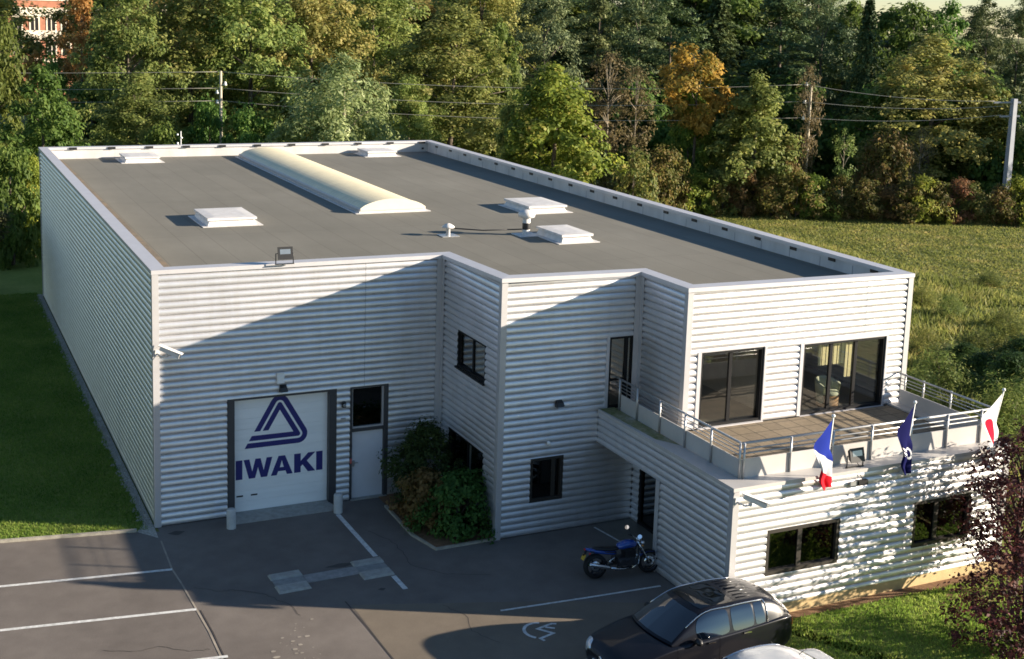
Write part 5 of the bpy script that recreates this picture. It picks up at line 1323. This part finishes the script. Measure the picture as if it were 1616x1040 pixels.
def blob(name, secs, m, lab=None):      # secs: (x, z, half width, half height)
    G = []; n = 16
    q = MB(); V = []
    for x, z, w, h in secs:
        for k_ in range(n):
            an = 2*math.pi*k_/n; cx_, sz_ = math.cos(an), math.sin(an)
            V.append((x, w*math.copysign(abs(cx_)**.8,cx_), z+h*math.copysign(abs(sz_)**.8,sz_)))
    F = [(i*n+k_, i*n+(k_+1)%n, (i+1)*n+(k_+1)%n, (i+1)*n+k_) for i in range(len(secs)-1) for k_ in range(n)]
    F += [tuple(range(n))[::-1], tuple((len(secs)-1)*n+k_ for k_ in range(n))]
    return q.add(V, F, 0, True).build(name, m, mk)
blob('fuel_tank', [(-.14,.84,.05,.03),(-.11,.85,.11,.08),(.0,.88,.15,.115),(.14,.91,.165,.13),(.28,.91,.15,.12),(.36,.89,.10,.09),(.39,.88,.05,.05)], M['bikeblue'])
blob('seat', [(-.78,.86,.05,.02),(-.70,.86,.11,.04),(-.45,.82,.13,.055),(-.25,.79,.12,.06),(-.10,.82,.08,.05),(-.07,.83,.04,.03)], M['black'])
blob('tail_cowl', [(-.98,.86,.03,.02),(-.93,.85,.07,.05),(-.75,.79,.11,.07),(-.5,.73,.12,.07),(-.25,.68,.10,.08),(-.16,.66,.05,.05)], M['bikeblue'])
q = MB(); q.hexa([(-.12,-.17,.30),(.36,-.17,.30),(.36,.17,.30),(-.12,.17,.30)],[(-.16,-.14,.52),(.30,-.14,.52),(.30,.14,.52),(-.16,.14,.52)])
for z in (.54,.58,.62,.66,.70): q.box(.04-.02*(z-.5),.32,-.16,.16,z,z+.022)
q.cyl((-.02,-.19,.40),(-.02,.19,.40),.09,16); q.cyl((.14,-.20,.38),(.14,.20,.38),.10,16); q.build('engine', M['engine'], mk)
q = MB()
for sy in (.09,-.09): q.tube([(.44,sy*.5,.86),(.38,sy*1.6,.52),(.34,sy*1.7,.30),(.0,sy*1.7,.24),(-.22,sy*1.5,.34),(-.20,sy*1.2,.70),(-.85,sy,.80)], .018, 6)
q.tube([(-.20,.11,.36),(-.71,.11,.305)], .03, 8); q.tube([(-.20,-.11,.36),(-.71,-.11,.305)], .03, 8); q.build('frame', M['black'], mk)
q = MB()
for sy in (-.12,-.06,.06,.12): q.tube([(.30,sy,.60),(.42,sy,.52),(.40,sy,.30),(.22,sy*.9-.02,.20)], .02, 6)
q.tube([(.22,-.10,.20),(-.15,-.15,.22),(-.40,-.20,.29)], [.03,.035,.04], 8); q.tube([(-.38,-.20,.285),(-.45,-.205,.31),(-.92,-.23,.45),(-.96,-.232,.462)], [.04,.058,.062,.045], 12); q.build('exhaust', M['chrome'], mk)
q = MB(); q.tube([(.36,.36,1.04),(.40,.22,1.05),(.42,0,1.00),(.40,-.22,1.05),(.36,-.36,1.04)], .014, 8); q.build('handlebar', M['chrome'], mk)
for sy in (.34,-.34): MB().cyl((.37,sy*.75,1.045),(.34,sy*1.12,1.035),.02,8).build('grip', M['black'], mk)
q = MB(); q.lathe((.52,0,.90), [(0,-.13),(.07,-.10),(.095,.0),(.095,.05)], 18, 0, 'x'); q.build('headlight', M['chrome'], mk)
MB().lathe((.57,0,.90), [(.093,0),(.06,.02),(0,.03)], 18, 0, 'x').build('lens', M['lens'], mk)
for sy in (.05,-.05): MB().lathe((.44,sy,1.02), [(0,-.02),(.04,-.02),(.042,.03),(0,.032)], 12).build('gauge', M['chrome'], mk)
for sy in (.30,-.30):
    q = MB(); q.tube([(.38,sy,1.05),(.36,sy*1.15,1.16),(.35,sy*1.3,1.22)], .008, 6); q.sphere((.35,sy*1.35,1.25), .07, 12, 0, (.35,1,.75)); mo = q.build('rear_view_mirror', M['black'], mk)
    nq = Vector((-.80,-.36,.42)).normalized(); pq = Vector((.35,sy*1.35,1.25)); MB().tube([pq+nq*.05, pq+nq*.066], .066, 16).build('glass', M['mirror'], mo)
MB().sphere((-.985,0,.86), .045, 10, 0, (.5,1.2,.8)).build('taillight', M['taillamp'], mk)
q = MB(); q.hexa([(-1.06,-.09,.54),(-1.05,-.09,.54),(-1.05,.09,.54),(-1.06,.09,.54)],[(-.99,-.09,.70),(-.98,-.09,.70),(-.98,.09,.70),(-.99,.09,.70)]); q.build('number_plate', M['yellow'], mk)
q = MB(); q.tube([(-.95,0,.80),(-1.02,0,.66)],.03,6); q.build('plate_holder', M['black'], mk)
for sy in (.13,-.13): MB().sphere((-.90,sy,.76), .03, 8).build('indicator', M['taillamp'], mk)
for sy in (.13,-.13): MB().sphere((.50,sy*1.15,.86), .03, 8).build('indicator', mat('amber', (.7,.3,.05), rough=.3), mk)
MB().tube([(.0,.14,.30),(-.06,.30,-.015)], .014, 6).build('side_stand', M['black'], mk)
q = MB(); q.tube([(-.20,-.13,.36),(-.42,-.17,.46),(-.24,-.15,.58)], .018, 6); q.box(-.46,-.36,-.24,-.16,.44,.47); q.build('footrest', M['chrome'], mk)
# the machine is a low roadster: settle tank, seat, bars and mirrors nearer the wheels
for ob in list(mk.children):
    if ob.name.startswith('wheel'): continue
    for o2 in [ob]+list(ob.children):
        for v in o2.data.vertices:
            if v.co.z > .36: v.co.z = .36+(v.co.z-.36)*.78
